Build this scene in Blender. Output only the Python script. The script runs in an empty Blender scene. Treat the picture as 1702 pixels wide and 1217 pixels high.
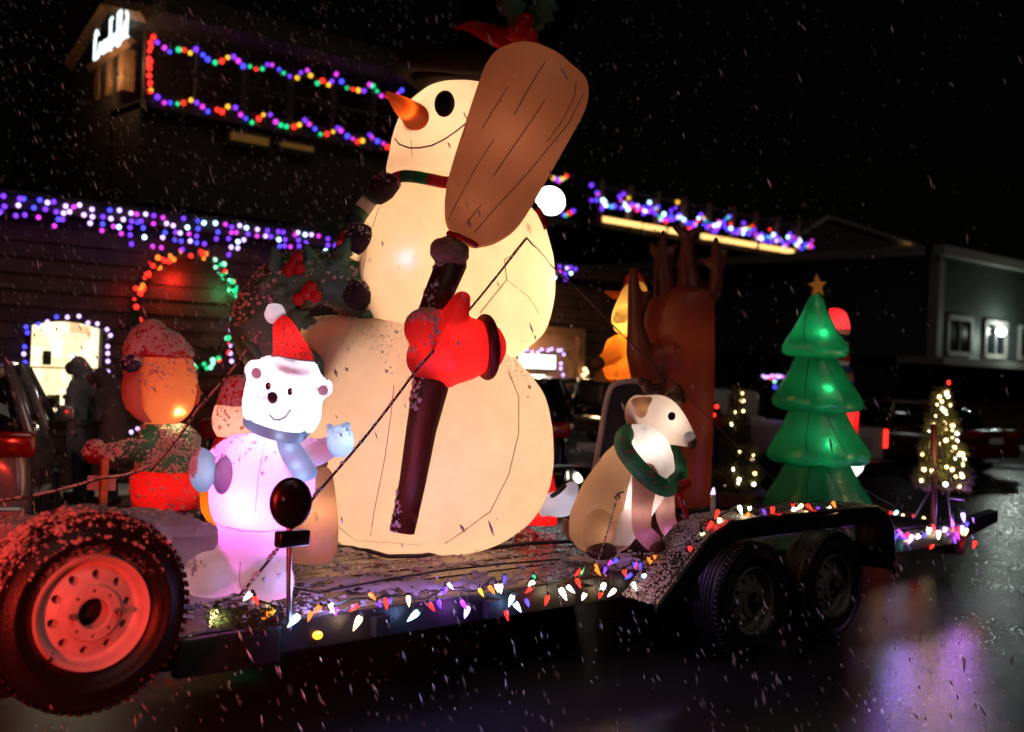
import bpy, bmesh, math, random
from mathutils import Vector as V, Matrix, noise
from mathutils.bvhtree import BVHTree
random.seed(7)
S = bpy.context.scene
COL = S.collection
PI = math.pi

# ------------------------------------------------------------------ camera
FPX = 1830.0
EYE = V((0, 0, 1.85))
YAW = math.radians(48.2); ROLL = math.radians(2.3)
FW = V((math.cos(YAW), math.sin(YAW), 0)); RT = V((math.sin(YAW), -math.cos(YAW), 0)); UP = V((0, 0, 1))
CR = RT * math.cos(ROLL) + UP * math.sin(ROLL)
CU = UP * math.cos(ROLL) - RT * math.sin(ROLL)
cam_d = bpy.data.cameras.new('camera'); cam = bpy.data.objects.new('camera', cam_d); COL.objects.link(cam)
cam_d.sensor_width = 22.3; cam_d.lens = 22.3 * FPX / 1702
m = Matrix((CR, CU, -FW)).transposed().to_4x4(); m.translation = EYE
cam.matrix_world = m
cam_d.clip_start = 0.05; cam_d.clip_end = 500
cam_d.dof.use_dof = True; cam_d.dof.focus_distance = 6.0; cam_d.dof.aperture_fstop = 0.8; cam_d.dof.aperture_blades = 7
S.camera = cam

# ------------------------------------------------------------------ night sky, town glow, exposure
w = bpy.data.worlds.new('World'); S.world = w; w.use_nodes = True
nt = w.node_tree; bgn = nt.nodes['Background']
sky = nt.nodes.new('ShaderNodeTexSky'); sky.sky_type = 'NISHITA'; sky.sun_disc = False
sky.sun_elevation = math.radians(1.0); sky.sun_rotation = math.radians(200)
nt.links.new(sky.outputs[0], bgn.inputs[0]); bgn.inputs[1].default_value = 0.0006
sun_d = bpy.data.lights.new('town_glow', 'SUN'); sun_d.energy = 0.16; sun_d.angle = math.radians(25); sun_d.color = (1, .86, .75)
sun = bpy.data.objects.new('town_glow', sun_d); COL.objects.link(sun)
sun.rotation_euler = (math.radians(48), 0, math.radians(-10))
S.view_settings.view_transform = 'Standard'; S.view_settings.look = 'None'
S.view_settings.exposure = 0; S.view_settings.gamma = 1; S.view_settings.use_curve_mapping = False
S.cycles.use_denoising = True; S.cycles.max_bounces = 8; S.cycles.diffuse_bounces = 4; S.cycles.glossy_bounces = 3
S.cycles.transmission_bounces = 6; S.cycles.transparent_max_bounces = 8
S.cycles.sample_clamp_indirect = 4; S.cycles.sample_clamp_direct = 0; S.cycles.caustics_reflective = False; S.cycles.caustics_refractive = False

def lamp(name, kind, loc, power, color, size=.05, rot=None, spot=None, blend=.4):
    d = bpy.data.lights.new(name, kind); d.energy = power; d.color = color
    if kind != 'AREA': d.shadow_soft_size = size
    else: d.size = size
    if spot: d.spot_size = math.radians(spot); d.spot_blend = blend
    o = bpy.data.objects.new(name, d); COL.objects.link(o); o.location = loc
    if rot is not None: o.rotation_mode = 'QUATERNION'; o.rotation_quaternion = (V(rot) - V(loc)).to_track_quat('-Z', 'Y')
    return o

# ------------------------------------------------------------------ surveying: where a picture ray meets a plane of the place
def ray(px, py): return FW + CR * ((px - 851) / FPX) - CU * ((py - 608.5) / FPX)
def PD(px, py, d): return EYE + ray(px, py) * d
def PY(px, py, y): r = ray(px, py); return EYE + r * (y / r.y)
def PX(px, py, x): r = ray(px, py); return EYE + r * (x / r.x)
def PZ(px, py, z): r = ray(px, py); return EYE + r * ((z - EYE.z) / r.z)

# ------------------------------------------------------------------ mesh helpers
class MB:
    def __init__(s): s.v = []; s.f = []; s.m = []; s.mi = 0
    def add(s, vs, fs):
        b = len(s.v); s.v += [V(p) for p in vs]; s.f += [tuple(i + b for i in f) for f in fs]; s.m += [s.mi] * len(fs); return s
    def box(s, c, size, rot=None, bev=0):
        hx, hy, hz = size[0] / 2, size[1] / 2, size[2] / 2
        if bev:
            b = min(bev, hx * .9, hy * .9, hz * .9); pts = []
            bm = bmesh.new(); bmesh.ops.create_cube(bm, size=1)
            for q in bm.verts: q.co = V((q.co.x * size[0], q.co.y * size[1], q.co.z * size[2]))
            bmesh.ops.bevel(bm, geom=bm.edges[:], offset=b, segments=2, affect='EDGES', profile=.6)
            bm.verts.index_update()
            vs = [q.co.copy() for q in bm.verts]; fs = [[q.index for q in f.verts] for f in bm.faces]; bm.free()
        else:
            vs = [V((x, y, z)) for x in (-hx, hx) for y in (-hy, hy) for z in (-hz, hz)]
            fs = [(0, 1, 3, 2), (4, 6, 7, 5), (0, 4, 5, 1), (2, 3, 7, 6), (0, 2, 6, 4), (1, 5, 7, 3)]
        if rot is not None: vs = [rot @ p for p in vs]
        return s.add([p + V(c) for p in vs], fs)
    def rings(s, R, cap=True, closed=False):
        n = len(R[0]); vs = [p for r in R for p in r]; fs = []
        k = len(R)
        for i in range(k if closed else k - 1):
            a = i * n; b = ((i + 1) % k) * n
            for j in range(n):
                j2 = (j + 1) % n; fs.append((a + j, a + j2, b + j2, b + j))
        if cap and not closed:
            fs.append(tuple(range(n - 1, -1, -1))); fs.append(tuple((k - 1) * n + j for j in range(n)))
        return s.add(vs, fs)
    def tube(s, pts, rad, seg=10, flat=1.0, cap=True, closed=False, ref=None, rnd=True):
        pts = [V(p) for p in pts]
        if not hasattr(rad, '__len__'): rad = [rad] * len(pts)
        pts2, rad2 = list(pts), list(rad)
        if rnd and cap and not closed:
            a = (pts[0] - pts[1]).normalized(); b = (pts[-1] - pts[-2]).normalized()
            pts2 = [pts[0] + a * rad[0] * .95, pts[0] + a * rad[0] * .7] + pts + [pts[-1] + b * rad[-1] * .7, pts[-1] + b * rad[-1] * .95]
            rad2 = [rad[0] * .25, rad[0] * .72] + list(rad) + [rad[-1] * .72, rad[-1] * .25]
        R = []; k = len(pts2); prev = None
        for i, p in enumerate(pts2):
            if closed: t = pts2[(i + 1) % k] - pts2[i - 1]
            else: t = pts2[min(i + 1, k - 1)] - pts2[max(i - 1, 0)]
            t.normalize()
            if ref is not None: a = V(ref) - t * t.dot(V(ref))
            elif prev is None:
                q = V((0, 0, 1)) if abs(t.z) < .9 else V((1, 0, 0)); a = q - t * t.dot(q)
            else: a = prev - t * t.dot(prev)
            a.normalize(); prev = a; b = t.cross(a)
            R.append([p + a * (math.cos(2 * PI * j / seg) * rad2[i]) + b * (math.sin(2 * PI * j / seg) * rad2[i] * flat) for j in range(seg)])
        return s.rings(R, cap, closed)
    def ell(s, c, r, rot=None, seg=16, rg=10):
        R = []
        for i in range(rg + 1):
            th = PI * (.02 + .96 * i / rg) if True else 0
            ring = []
            for j in range(seg):
                ph = 2 * PI * j / seg
                p = V((r[0] * math.sin(th) * math.cos(ph), r[1] * math.sin(th) * math.sin(ph), -r[2] * math.cos(th)))
                if rot is not None: p = rot @ p
                ring.append(V(c) + p)
            R.append(ring)
        return s.rings(R)
    def lathe(s, prof, seg=24, axis='z', c=(0, 0, 0), wob=None):
        R = []
        for (r, z) in prof:
            ring = []
            for j in range(seg):
                a = 2 * PI * j / seg; q = r * (wob(a, z) if wob else 1)
                x, y = q * math.cos(a), q * math.sin(a)
                p = V((x, y, z)) if axis == 'z' else (V((y, z, x)) if axis == 'y' else V((z, x, y)))
                ring.append(p + V(c))
            R.append(ring)
        return s.rings(R)
    def prism(s, poly, off):
        n = len(poly); off = V(off); vs = [V(p) for p in poly] + [V(p) + off for p in poly]
        return s.add(vs, [tuple(range(n - 1, -1, -1)), tuple(range(n, 2 * n))] + [(i, (i + 1) % n, n + (i + 1) % n, n + i) for i in range(n)])
    def mesh(s, name, mats, base=V((0, 0, 0)), smooth=True):
        me = bpy.data.meshes.new(name); me.from_pydata([p - base for p in s.v], [], s.f)
        for mt in (mats if isinstance(mats, (list, tuple)) else [mats]): me.materials.append(mt)
        if any(s.m): me.polygons.foreach_set('material_index', s.m)
        me.polygons.foreach_set('use_smooth', [smooth] * len(s.f))
        bm = bmesh.new(); bm.from_mesh(me); bmesh.ops.recalc_face_normals(bm, faces=bm.faces[:]); bm.to_mesh(me); bm.free()
        me.update(); return me

def wl(o):
    p = V((0, 0, 0))
    while o: p = p + V(o.location); o = o.parent
    return p
def link(name, me, parent=None, kind=None, loc=None):
    o = bpy.data.objects.new(name, me); COL.objects.link(o)
    if parent: o.parent = parent
    if kind: o['kind'] = kind
    if loc is not None: o.location = loc
    return o
def part(name, mb, mat, parent=None, smooth=True, kind=None, bev=0):
    me = mb.mesh(name, mat, wl(parent) if parent else V((0, 0, 0)), smooth)
    o = link(name, me, parent, kind)
    if bev:
        b = o.modifiers.new('b', 'BEVEL'); b.width = bev; b.segments = 2; b.limit_method = 'ANGLE'
    return o
def tag(o, label, cat, group=None):
    o['label'] = label; o['category'] = cat
    if group: o['group'] = group
    return o
def thing(name, label, cat, base, group=None):
    o = bpy.data.objects.new(name, None); COL.objects.link(o); o.location = base; o.empty_display_size = .1
    return tag(o, label, cat, group)
def solo(name, mb, mat, label, cat, group=None, base=None, smooth=True):
    base = V(base) if base is not None else sum(mb.v, V((0, 0, 0))) / len(mb.v)
    o = link(name, mb.mesh(name, mat, base, smooth), loc=base)
    return tag(o, label, cat, group)
def evaluated(o):
    dg = bpy.context.evaluated_depsgraph_get(); return bpy.data.meshes.new_from_object(o.evaluated_get(dg), depsgraph=dg)
def fuse(mb, voxel, it=6, fac=.5):
    """one continuous skin round overlapping volumes"""
    me = mb.mesh('skin', [], smooth=True); o = bpy.data.objects.new('skin', me); COL.objects.link(o)
    r = o.modifiers.new('r', 'REMESH'); r.mode = 'VOXEL'; r.voxel_size = voxel; r.use_smooth_shade = True
    if it:
        q = o.modifiers.new('s', 'SMOOTH'); q.factor = fac; q.iterations = it
    e = evaluated(o); out = MB(); out.v = [v.co.copy() for v in e.vertices]; out.f = [tuple(p.vertices) for p in e.polygons]; out.m = [0] * len(out.f)
    bpy.data.objects.remove(o); bpy.data.meshes.remove(e); return out
def bvh(*mbs):
    vs, fs = [], []
    for mb in mbs:
        b = len(vs); vs += mb.v; fs += [tuple(i + b for i in f) for f in mb.f]
    return BVHTree.FromPolygons(vs, fs)
def on(tree, px, py, off=0.0, d=None):
    loc, n, i, dist = tree.ray_cast(EYE, ray(px, py).normalized())
    if loc is None:
        loc, n, i, dist = tree.find_nearest(PD(px, py, d or 7.3))
    if n.dot(EYE - loc) < 0: n = -n
    return loc + n * off, n
def dense(pts, step=14):
    out = []
    for a, b in zip(pts, pts[1:]):
        k = max(1, int(math.dist(a, b) / step)); out += [(a[0] + (b[0] - a[0]) * i / k, a[1] + (b[1] - a[1]) * i / k) for i in range(k)]
    return out + [pts[-1]]
def line_on(tree, pts, r, mb, off=.001, d=None, seg=5):
    P = [on(tree, x, y, off, d)[0] for x, y in dense(pts)]
    return mb.tube(P, r, seg)
def loft(mb, rows, d, ratio=1.0, seg=28, sq=2.0, gore=0, ng=8):
    """stacked cross-sections: centre and half width as surveyed, real round depth"""
    R = []
    for row in rows:
        cx, cy, hw = row[:3]; dd = d + (row[3] if len(row) > 3 else 0); q = row[4] if len(row) > 4 else ratio
        c = PD(cx, cy, dd); a = hw * dd / FPX; ring = []
        for j in range(seg):
            t = 2 * PI * j / seg; cs, sn = math.cos(t), math.sin(t)
            cs = math.copysign(abs(cs) ** (2 / sq), cs); sn = math.copysign(abs(sn) ** (2 / sq), sn)
            if gore:
                w_ = abs(((t * ng / (2 * PI) + .25) % 1) - .5) * 2; k_ = 1 - gore * max(0, w_ - .72) / .28; pn = c + RT * cs + FW * sn
                k_ += .007 * noise.noise(V((t * 3, c.z * 3.3, 5))) + .010 * max(0, w_ - .55) * noise.noise(V((t * 2, c.z * 26, 9))); cs *= k_; sn *= k_
            ring.append(c + RT * (a * cs) + FW * (a * q * sn))
        R.append(ring)
    return mb.rings(R)
def spline(rows, k=3):
    out = []
    n = len(rows)
    for i in range(n - 1):
        p = [rows[max(i - 1, 0)], rows[i], rows[i + 1], rows[min(i + 2, n - 1)]]
        for s in range(k):
            t = s / k
            out.append(tuple(.5 * (2 * b + (c - a) * t + (2 * a - 5 * b + 4 * c - e) * t * t + (3 * b - a - 3 * c + e) * t ** 3) for a, b, c, e in zip(*p)))
    return out + [rows[-1]]
def scatter(mb, n, size, thr=.25, seed=1, test=None, squash=.6, clump=1.5, dens=.0):
    """snow clumps lying on the upward faces of a surface"""
    rg = random.Random(seed); out = MB(); A = []; acc = 0; tri = []
    for f in mb.f:
        for k in range(1, len(f) - 1):
            a, b, c = mb.v[f[0]], mb.v[f[k]], mb.v[f[k + 1]]; nn = (b - a).cross(c - a); ar = nn.length / 2
            if ar < 1e-9: continue
            nn.normalize(); acc += ar; A.append(acc); tri.append((a, b, c, nn))
    import bisect
    cen = sum(mb.v, V((0, 0, 0))) / max(1, len(mb.v)); made = 0; tries = 0
    while made < n and tries < n * 25:
        tries += 1; a, b, c, nn = tri[min(bisect.bisect(A, rg.random() * acc), len(tri) - 1)]
        u, v = rg.random(), rg.random()
        if u + v > 1: u, v = 1 - u, 1 - v
        p = a + (b - a) * u + (c - a) * v
        if nn.dot(p - cen) < 0: nn = -nn
        up = nn.z + .25 * rg.uniform(-1, 1)
        if up < thr: continue
        if test and not test(p): continue
        if noise.noise(p * 5 * clump) < dens + rg.uniform(-.5, .3): continue
        s = size * (.35 + rg.random() ** 2 * 1.3); made += 1
        q = nn.to_track_quat('Z', 'Y').to_matrix() @ Matrix.Rotation(rg.random() * 6.3, 3, 'Z')
        vs = []
        for j in range(5):
            t = 2 * PI * j / 5; k = s * rg.uniform(.7, 1.25); vs.append(p + q @ V((k * math.cos(t), k * math.sin(t), -.15 * s)))
        for j in range(5):
            t = 2 * PI * (j + .5) / 5; k = s * rg.uniform(.4, .75); vs.append(p + q @ V((k * math.cos(t), k * math.sin(t), s * squash * rg.uniform(.7, 1.1))))
        fs = [(5, 6, 7, 8, 9)] + [(j, (j + 1) % 5, 5 + j) for j in range(5)] + [((j + 1) % 5, 5 + (j + 1) % 5, 5 + j) for j in range(5)]
        out.add(vs, fs)
    return out
def snow_on(mb, parent, n, size, **k):
    q = scatter(mb, n, size, **k)
    if q.v: return part('snow', q, M['snow'], parent, smooth=True, kind='stuff')

# ------------------------------------------------------------------ materials
M = {}
def mat(name, color, rough=.6, metal=0, spec=.5, nscale=0, namt=.3, bump=0, bscale=60, coat=0):
    m_ = bpy.data.materials.new(name); m_.use_nodes = True; t = m_.node_tree; b = t.nodes['Principled BSDF']
    b.inputs['Base Color'].default_value = (*color, 1); b.inputs['Roughness'].default_value = rough; b.inputs['Metallic'].default_value = metal
    b.inputs['Specular IOR Level'].default_value = spec; b.inputs['Coat Weight'].default_value = coat; b.inputs['Coat Roughness'].default_value = .08
    tc = t.nodes.new('ShaderNodeTexCoord')
    if nscale:
        n_ = t.nodes.new('ShaderNodeTexNoise'); n_.inputs['Scale'].default_value = nscale; n_.inputs['Detail'].default_value = 6
        t.links.new(tc.outputs['Object'], n_.inputs['Vector'])
        r = t.nodes.new('ShaderNodeValToRGB'); r.color_ramp.elements[0].position = .3; r.color_ramp.elements[1].position = .7
        r.color_ramp.elements[0].color = (*[c * (1 - namt) for c in color], 1); r.color_ramp.elements[1].color = (*[min(1, c * (1 + namt)) for c in color], 1)
        t.links.new(n_.outputs[0], r.inputs[0]); t.links.new(r.outputs[0], b.inputs['Base Color'])
    if bump:
        n2 = t.nodes.new('ShaderNodeTexNoise'); n2.inputs['Scale'].default_value = bscale; n2.inputs['Detail'].default_value = 5
        t.links.new(tc.outputs['Object'], n2.inputs['Vector'])
        bp = t.nodes.new('ShaderNodeBump'); bp.inputs['Strength'].default_value = bump; bp.inputs['Distance'].default_value = .02
        t.links.new(n2.outputs[0], bp.inputs['Height']); t.links.new(bp.outputs[0], b.inputs['Normal'])
    M[name] = m_; return m_
def fabric(name, color, trans=.5, rough=.45, bump=.25, gloss=.04, back=None):
    """thin blown-up nylon: lets the lamps inside shine through"""
    m_ = bpy.data.materials.new(name); m_.use_nodes = True; t = m_.node_tree; t.nodes.remove(t.nodes['Principled BSDF']); out = t.nodes['Material Output']
    tc = t.nodes.new('ShaderNodeTexCoord'); n_ = t.nodes.new('ShaderNodeTexNoise'); n_.inputs['Scale'].default_value = 5; n_.inputs['Detail'].default_value = 8; n_.inputs['Roughness'].default_value = .6
    t.links.new(tc.outputs['Object'], n_.inputs['Vector'])
    r = t.nodes.new('ShaderNodeValToRGB'); r.color_ramp.elements[0].position = .3; r.color_ramp.elements[1].position = .72
    r.color_ramp.elements[0].color = (*[c * .86 for c in color], 1); r.color_ramp.elements[1].color = (*color, 1); t.links.new(n_.outputs[0], r.inputs[0])
    n3 = t.nodes.new('ShaderNodeTexNoise'); n3.inputs['Scale'].default_value = 9; n3.inputs['Detail'].default_value = 3; n3.inputs['Distortion'].default_value = 1.2
    t.links.new(tc.outputs['Object'], n3.inputs['Vector'])
    bp = t.nodes.new('ShaderNodeBump'); bp.inputs['Strength'].default_value = bump; bp.inputs['Distance'].default_value = .03; t.links.new(n3.outputs[0], bp.inputs['Height'])
    d = t.nodes.new('ShaderNodeBsdfDiffuse'); tr = t.nodes.new('ShaderNodeBsdfTranslucent'); g = t.nodes.new('ShaderNodeBsdfGlossy'); g.inputs['Roughness'].default_value = rough
    for q in (d, tr): t.links.new(r.outputs[0], q.inputs['Color'])
    for q in (d, g, tr): t.links.new(bp.outputs[0], q.inputs['Normal'])
    if back: t.links.remove(tr.inputs['Color'].links[0]); tr.inputs['Color'].default_value = (*back, 1)
    mx = t.nodes.new('ShaderNodeMixShader'); mx.inputs[0].default_value = trans; t.links.new(d.outputs[0], mx.inputs[1]); t.links.new(tr.outputs[0], mx.inputs[2])
    m2 = t.nodes.new('ShaderNodeMixShader'); m2.inputs[0].default_value = gloss; t.links.new(mx.outputs[0], m2.inputs[1]); t.links.new(g.outputs[0], m2.inputs[2])
    t.links.new(m2.outputs[0], out.inputs[0]); M[name] = m_; return m_
def glow(name, color, s):
    m_ = bpy.data.materials.new(name); m_.use_nodes = True; t = m_.node_tree; b = t.nodes['Principled BSDF']
    b.inputs['Base Color'].default_value = (*[c * .5 for c in color], 1); b.inputs['Roughness'].default_value = .3
    b.inputs['Emission Color'].default_value = (*color, 1); b.inputs['Emission Strength'].default_value = s; M[name] = m_; return m_

fabric('snow', (.84, .85, .88), .38, bump=.3, gloss=.02)
mat('black_plastic', (.005, .005, .006), .3); mat('black_line', (.012, .01, .012), .7); mat('seam', (.30, .17, .10), .8)
mat('rubber', (.010, .010, .011), .38, bump=.15, bscale=120); mat('white_steel', (.72, .72, .72), .35, nscale=14, namt=.12)
mat('dark_steel', (.014, .014, .016), .42, metal=.2, nscale=6, namt=.4, bump=.1); mat('steel', (.3, .3, .32), .35, metal=.9)
mat('deck_wood', (.065, .034, .026), .2, nscale=8, namt=.45, bump=.35, bscale=30); mat('deck_wood_pale', (.09, .052, .04), .24, nscale=8, namt=.45, bump=.35, bscale=30); mat('deck_wood_dark', (.035, .02, .016), .18, nscale=8, namt=.45, bump=.35, bscale=30)
mat('rope', (.06, .045, .04), .9); mat('cord', (.012, .012, .012), .5); mat('green_wire', (.01, .03, .015), .6)
mat('post_wood', (.42, .17, .06), .6, nscale=12, bump=.2); mat('grey_panel', (.42, .4, .42), .6); mat('crate', (.33, .3, .31), .7, nscale=5, namt=.2)
mat('rough_brown', (.30, .20, .145), .9, nscale=14, namt=.5, bump=.6, bscale=25); mat('dark_fuzz', (.022, .012, .012), .95, bump=.8, bscale=45)
mat('hat_brim', (.016, .011, .010), .9, spec=.1, bump=.3, bscale=10); mat('hat_black', (.003, .003, .004), .9, spec=.06, bump=.3, bscale=10); mat('needles', (.025, .06, .022), .7); mat('holly', (.045, .16, .085), .55, nscale=9, namt=.4); mat('needles_warm', (.17, .17, .05), .7)
mat('berry', (.55, .02, .02), .35); mat('coat_grey', (.42, .41, .42), .8, nscale=9, namt=.3, bump=.5, bscale=14); mat('coat_dark', (.13, .12, .125), .8, nscale=9, bump=.5, bscale=14)
mat('skin', (.42, .24, .17), .55); mat('jeans', (.03, .035, .06), .8); mat('pole_red', (.06, .006, .006), .5); mat('boot', (.02, .017, .015), .5)
mat('clapboard', (.11, .05, .028), .7, nscale=4, namt=.35, bump=.3, bscale=18); mat('clapboard_old', (.085, .042, .026), .7, nscale=4, namt=.35, bump=.3, bscale=18)
mat('timber_dark', (.05, .03, .02), .8, nscale=5); mat('roof_dark', (.03, .035, .03), .8, bump=.4); mat('roof_green', (.035, .06, .035), .7, bump=.3)
mat('siding_grey', (.085, .105, .095), .6, nscale=3, namt=.15); mat('trim_white', (.32, .31, .27), .6); mat('window_dark', (.012, .015, .018), .12); mat('curtain', (.2, .21, .2), .9)
mat('timber_warm', (.32, .16, .07), .7, nscale=5, namt=.3); mat('wall_warm', (.5, .27, .13), .75, nscale=3, namt=.2)
mat('rim_dirty', (.13, .12, .105), .5, nscale=10, namt=.4); mat('car_grey', (.30, .30, .31), .2, metal=.3, coat=.9); mat('car_black', (.012, .012, .014), .2, coat=.8); mat('car_silver', (.32, .33, .36), .25, metal=.6, coat=.8); mat('car_red', (.10, .01, .008), .25, coat=.8); mat('car_white', (.55, .53, .5), .3, coat=.6)
mat('car_glass', (.012, .014, .016), .06); mat('tail_red', (.30, .008, .008), .15, coat=1); mat('chrome', (.6, .6, .62), .15, metal=1); mat('head_lens', (.5, .5, .52), .1)
mat('goods_dark', (.16, .12, .1), .7); mat('goods_green', (.1, .2, .07), .7); mat('goods_tan', (.6, .4, .22), .7); mat('paint_white', (.6, .6, .6), .6); mat('kerb', (.22, .21, .2), .7, bump=.4)

fabric('snowman_white', (.85, .67, .52), .5, bump=.16); fabric('snowman_low', (.88, .69, .565), .47, bump=.16)
fabric('bear_white', (.86, .84, .87), .5, bump=.12); fabric('bear_blue', (.55, .80, .95), .75); fabric('bear_pink', (1, .80, .86), .9)
fabric('red_cloth', (.62, .022, .022), .4); fabric('red_dark', (.30, .012, .012), .3); fabric('elf_green', (.03, .14, .07), .3); fabric('elf_skin', (.78, .34, .15), .5); fabric('elf_face', (.85, .55, .45), .5)
fabric('broom_brown', (.33, .14, .07), .4, bump=.05); fabric('handle_brown', (.10, .025, .012), .2); fabric('carrot', (.80, .16, .02), .55)
fabric('deer_tan', (.44, .265, .15), .5); fabric('deer_cream', (.82, .72, .62), .55); fabric('dark_brown', (.09, .04, .028), .25); fabric('wreath_green', (.045, .19, .09), .4)
fabric('nose_grey', (.10, .06, .12), .3); fabric('orange_cloth', (.85, .26, .025), .55); fabric('yellow_cloth', (.85, .55, .16), .6); fabric('stag_brown', (.165, .030, .013), .45); fabric('lavender', (.78, .78, 1), .8); fabric('tree_green', (.012, .30, .10), .55, rough=.3, gloss=.06); fabric('star_gold', (.75, .36, .03), .5)
fabric('navy_cloth', (.004, .004, .010), .15); fabric('piping_pale', (.58, .48, .55), .4); fabric('white_cloth', (.85, .84, .84), .5); fabric('black_cloth', (.012, .012, .012), .1); fabric('sack_brown', (.42, .24, .12), .4); fabric('blue_cloth', (.03, .06, .22), .3)

BC = {'warm': ((1, .70, .32), 4.5), 'white': ((1, .90, .70), 6), 'cool': ((.40, .68, 1), 5), 'blue': ((.06, .06, 1), 2.4), 'violet': ((.17, .035, 1), 2.2), 'violetw': ((.62, .42, 1), 2.6),
      'magenta': ((.75, .05, .8), 1.5), 'red': ((1, .025, .015), 2.6), 'orange': ((1, .22, .02), 1.8), 'yellow': ((1, .52, .03), 1.7), 'green': ((.015, .8, .28), 1.4), 'greenw': ((.35, 1, .65), 1.9), 'amber': ((1, .38, .02), 3.5)}
for k_, (c_, s_) in BC.items(): glow('bulb_' + k_, c_, s_)

def bulb_mesh(kind, color, size):
    key = (kind, color, size)
    if key in _bm: return _bm[key]
    mb = MB()
    if kind == 'cone':   # faceted cone-shaped bulb, tip down
        mb.lathe([(.05 * size, .42 * size), (.16 * size, .38 * size), (.225 * size, .2 * size), (.22 * size, 0), (.13 * size, -.38 * size), (.02 * size, -.68 * size)], 9)
        mb.mi = 1; mb.lathe([(.17 * size, .36 * size), (.19 * size, .44 * size), (.17 * size, .66 * size), (.05 * size, .68 * size)], 8)
    else:
        mb.ell((0, 0, 0), (size / 2,) * 3, seg=7, rg=5)
    me = mb.mesh('bulb', [M['bulb_' + color], M['green_wire']]); _bm[key] = me; return me
_bm = {}
def bulb(parent, p, color, size, kind='round', tilt=.0, rg=random):
    o = link('bulb', bulb_mesh(kind, color, size), parent, loc=V(p) - wl(parent))
    if tilt: o.rotation_euler = (rg.uniform(-tilt, tilt), rg.uniform(-tilt, tilt), rg.uniform(0, 6))
    return o
# ================================================================== ground
def wet_asphalt():
    m_ = mat('asphalt', (.028, .028, .031), .3); t = m_.node_tree; b = t.nodes['Principled BSDF']; tc = t.nodes.new('ShaderNodeTexCoord')
    n1 = t.nodes.new('ShaderNodeTexNoise'); n1.inputs['Scale'].default_value = .9; n1.inputs['Detail'].default_value = 6; t.links.new(tc.outputs['Object'], n1.inputs[0])
    mr = t.nodes.new('ShaderNodeMapRange'); mr.inputs[1].default_value = .35; mr.inputs[2].default_value = .65; mr.inputs[3].default_value = .10; mr.inputs[4].default_value = .24
    t.links.new(n1.outputs[0], mr.inputs[0]); t.links.new(mr.outputs[0], b.inputs['Roughness'])
    n2 = t.nodes.new('ShaderNodeTexNoise'); n2.inputs['Scale'].default_value = 38; n2.inputs['Detail'].default_value = 6; n2.inputs['Roughness'].default_value = .7; t.links.new(tc.outputs['Object'], n2.inputs[0])
    n3 = t.nodes.new('ShaderNodeTexNoise'); n3.inputs['Scale'].default_value = 5; n3.inputs['Detail'].default_value = 3; t.links.new(tc.outputs['Object'], n3.inputs[0])
    b1 = t.nodes.new('ShaderNodeBump'); b1.inputs['Strength'].default_value = .38; b1.inputs['Distance'].default_value = .008; t.links.new(n2.outputs[0], b1.inputs['Height'])
    b2 = t.nodes.new('ShaderNodeBump'); b2.inputs['Strength'].default_value = .15; b2.inputs['Distance'].default_value = .03; t.links.new(n3.outputs[0], b2.inputs['Height']); t.links.new(b1.outputs[0], b2.inputs['Normal'])
    t.links.new(b2.outputs[0], b.inputs['Normal']); b.inputs['Specular IOR Level'].default_value = .6
wet_asphalt()
g = MB(); g.add([(-60, -30, 0), (140, -30, 0), (140, 110, 0), (-60, 110, 0)], [(0, 1, 2, 3)]); part('road', g, M['asphalt'], kind='structure', smooth=False)
g = MB(); g.box((15, 14.0 - .62, .065), (90, 1.16, .13)); part('pavement', g, M['kerb'], kind='structure', smooth=False)

# ================================================================== shop front across the street
SY = 14.1
def strip(mb, pts, r=.006, seg=5): mb.tube(pts, r, seg, rnd=False)
EZ = 3.5
shop = thing('shop_building', 'long dark brown timber shop front hung with purple icicle lights', 'shop', (8, SY, 0))
x0, x1 = -6, 17.6
b = MB(); b.box(((x0 + x1) / 2, SY + 4.06, EZ / 2 - .02), (x1 - x0, 8, EZ)); part('wall', b, M['timber_dark'], shop, smooth=False)
board = None; rb = random.Random(3)
for i in range(16):
    z = .15 + i * .2
    b = MB(); yb = SY - .045
    # a weatherboard: thick lower edge, tilted face
    for xa, xb in ((x0, x1),):
        b.add([(xa, SY - .002, z), (xb, SY - .002, z), (xb, yb - .01, z), (xa, yb - .01, z), (xa, SY - .002, z + .197), (xb, SY - .002, z + .197), (xb, SY - .022, z + .197), (xa, SY - .022, z + .197)],
              [(0, 1, 2, 3), (3, 2, 6, 7), (7, 6, 5, 4), (0, 3, 7, 4), (1, 5, 6, 2)])
    part('clapboard', b, M[rb.choice(['clapboard', 'clapboard', 'clapboard_old'])], shop, smooth=False)
b = MB(); b.box(((x0 + x1) / 2, SY - .32, EZ + .09), (x1 - x0, .06, .2)); part('fascia', b, M['timber_dark'], shop, smooth=False)
b = MB(); b.box(((x0 + x1) / 2, SY - .15, EZ + .005), (x1 - x0, .27, .03)); part('soffit', b, M['timber_dark'], shop, smooth=False)
b = MB(); b.prism([(x0, SY - .36, EZ + .2), (x0, SY + 8, EZ + .75), (x0, SY + 8, EZ + .63), (x0, SY - .36, EZ + .14)], (x1 - x0, 0, 0)); part('roof', b, M['roof_dark'], shop, smooth=False)
pa, pb, pc = PY(470, 388, 17.2), PY(590, 360, 17.2), PY(720, 400, 17.2)
b = MB(); b.prism([pa, pb, pc, (pc.x, 17.2, EZ + .3), (pa.x, 17.2, EZ + .3)], (0, 2.5, 0)); part('roof_gable', b, M['roof_green'], shop, smooth=False)
rs = random.Random(11)

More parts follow.
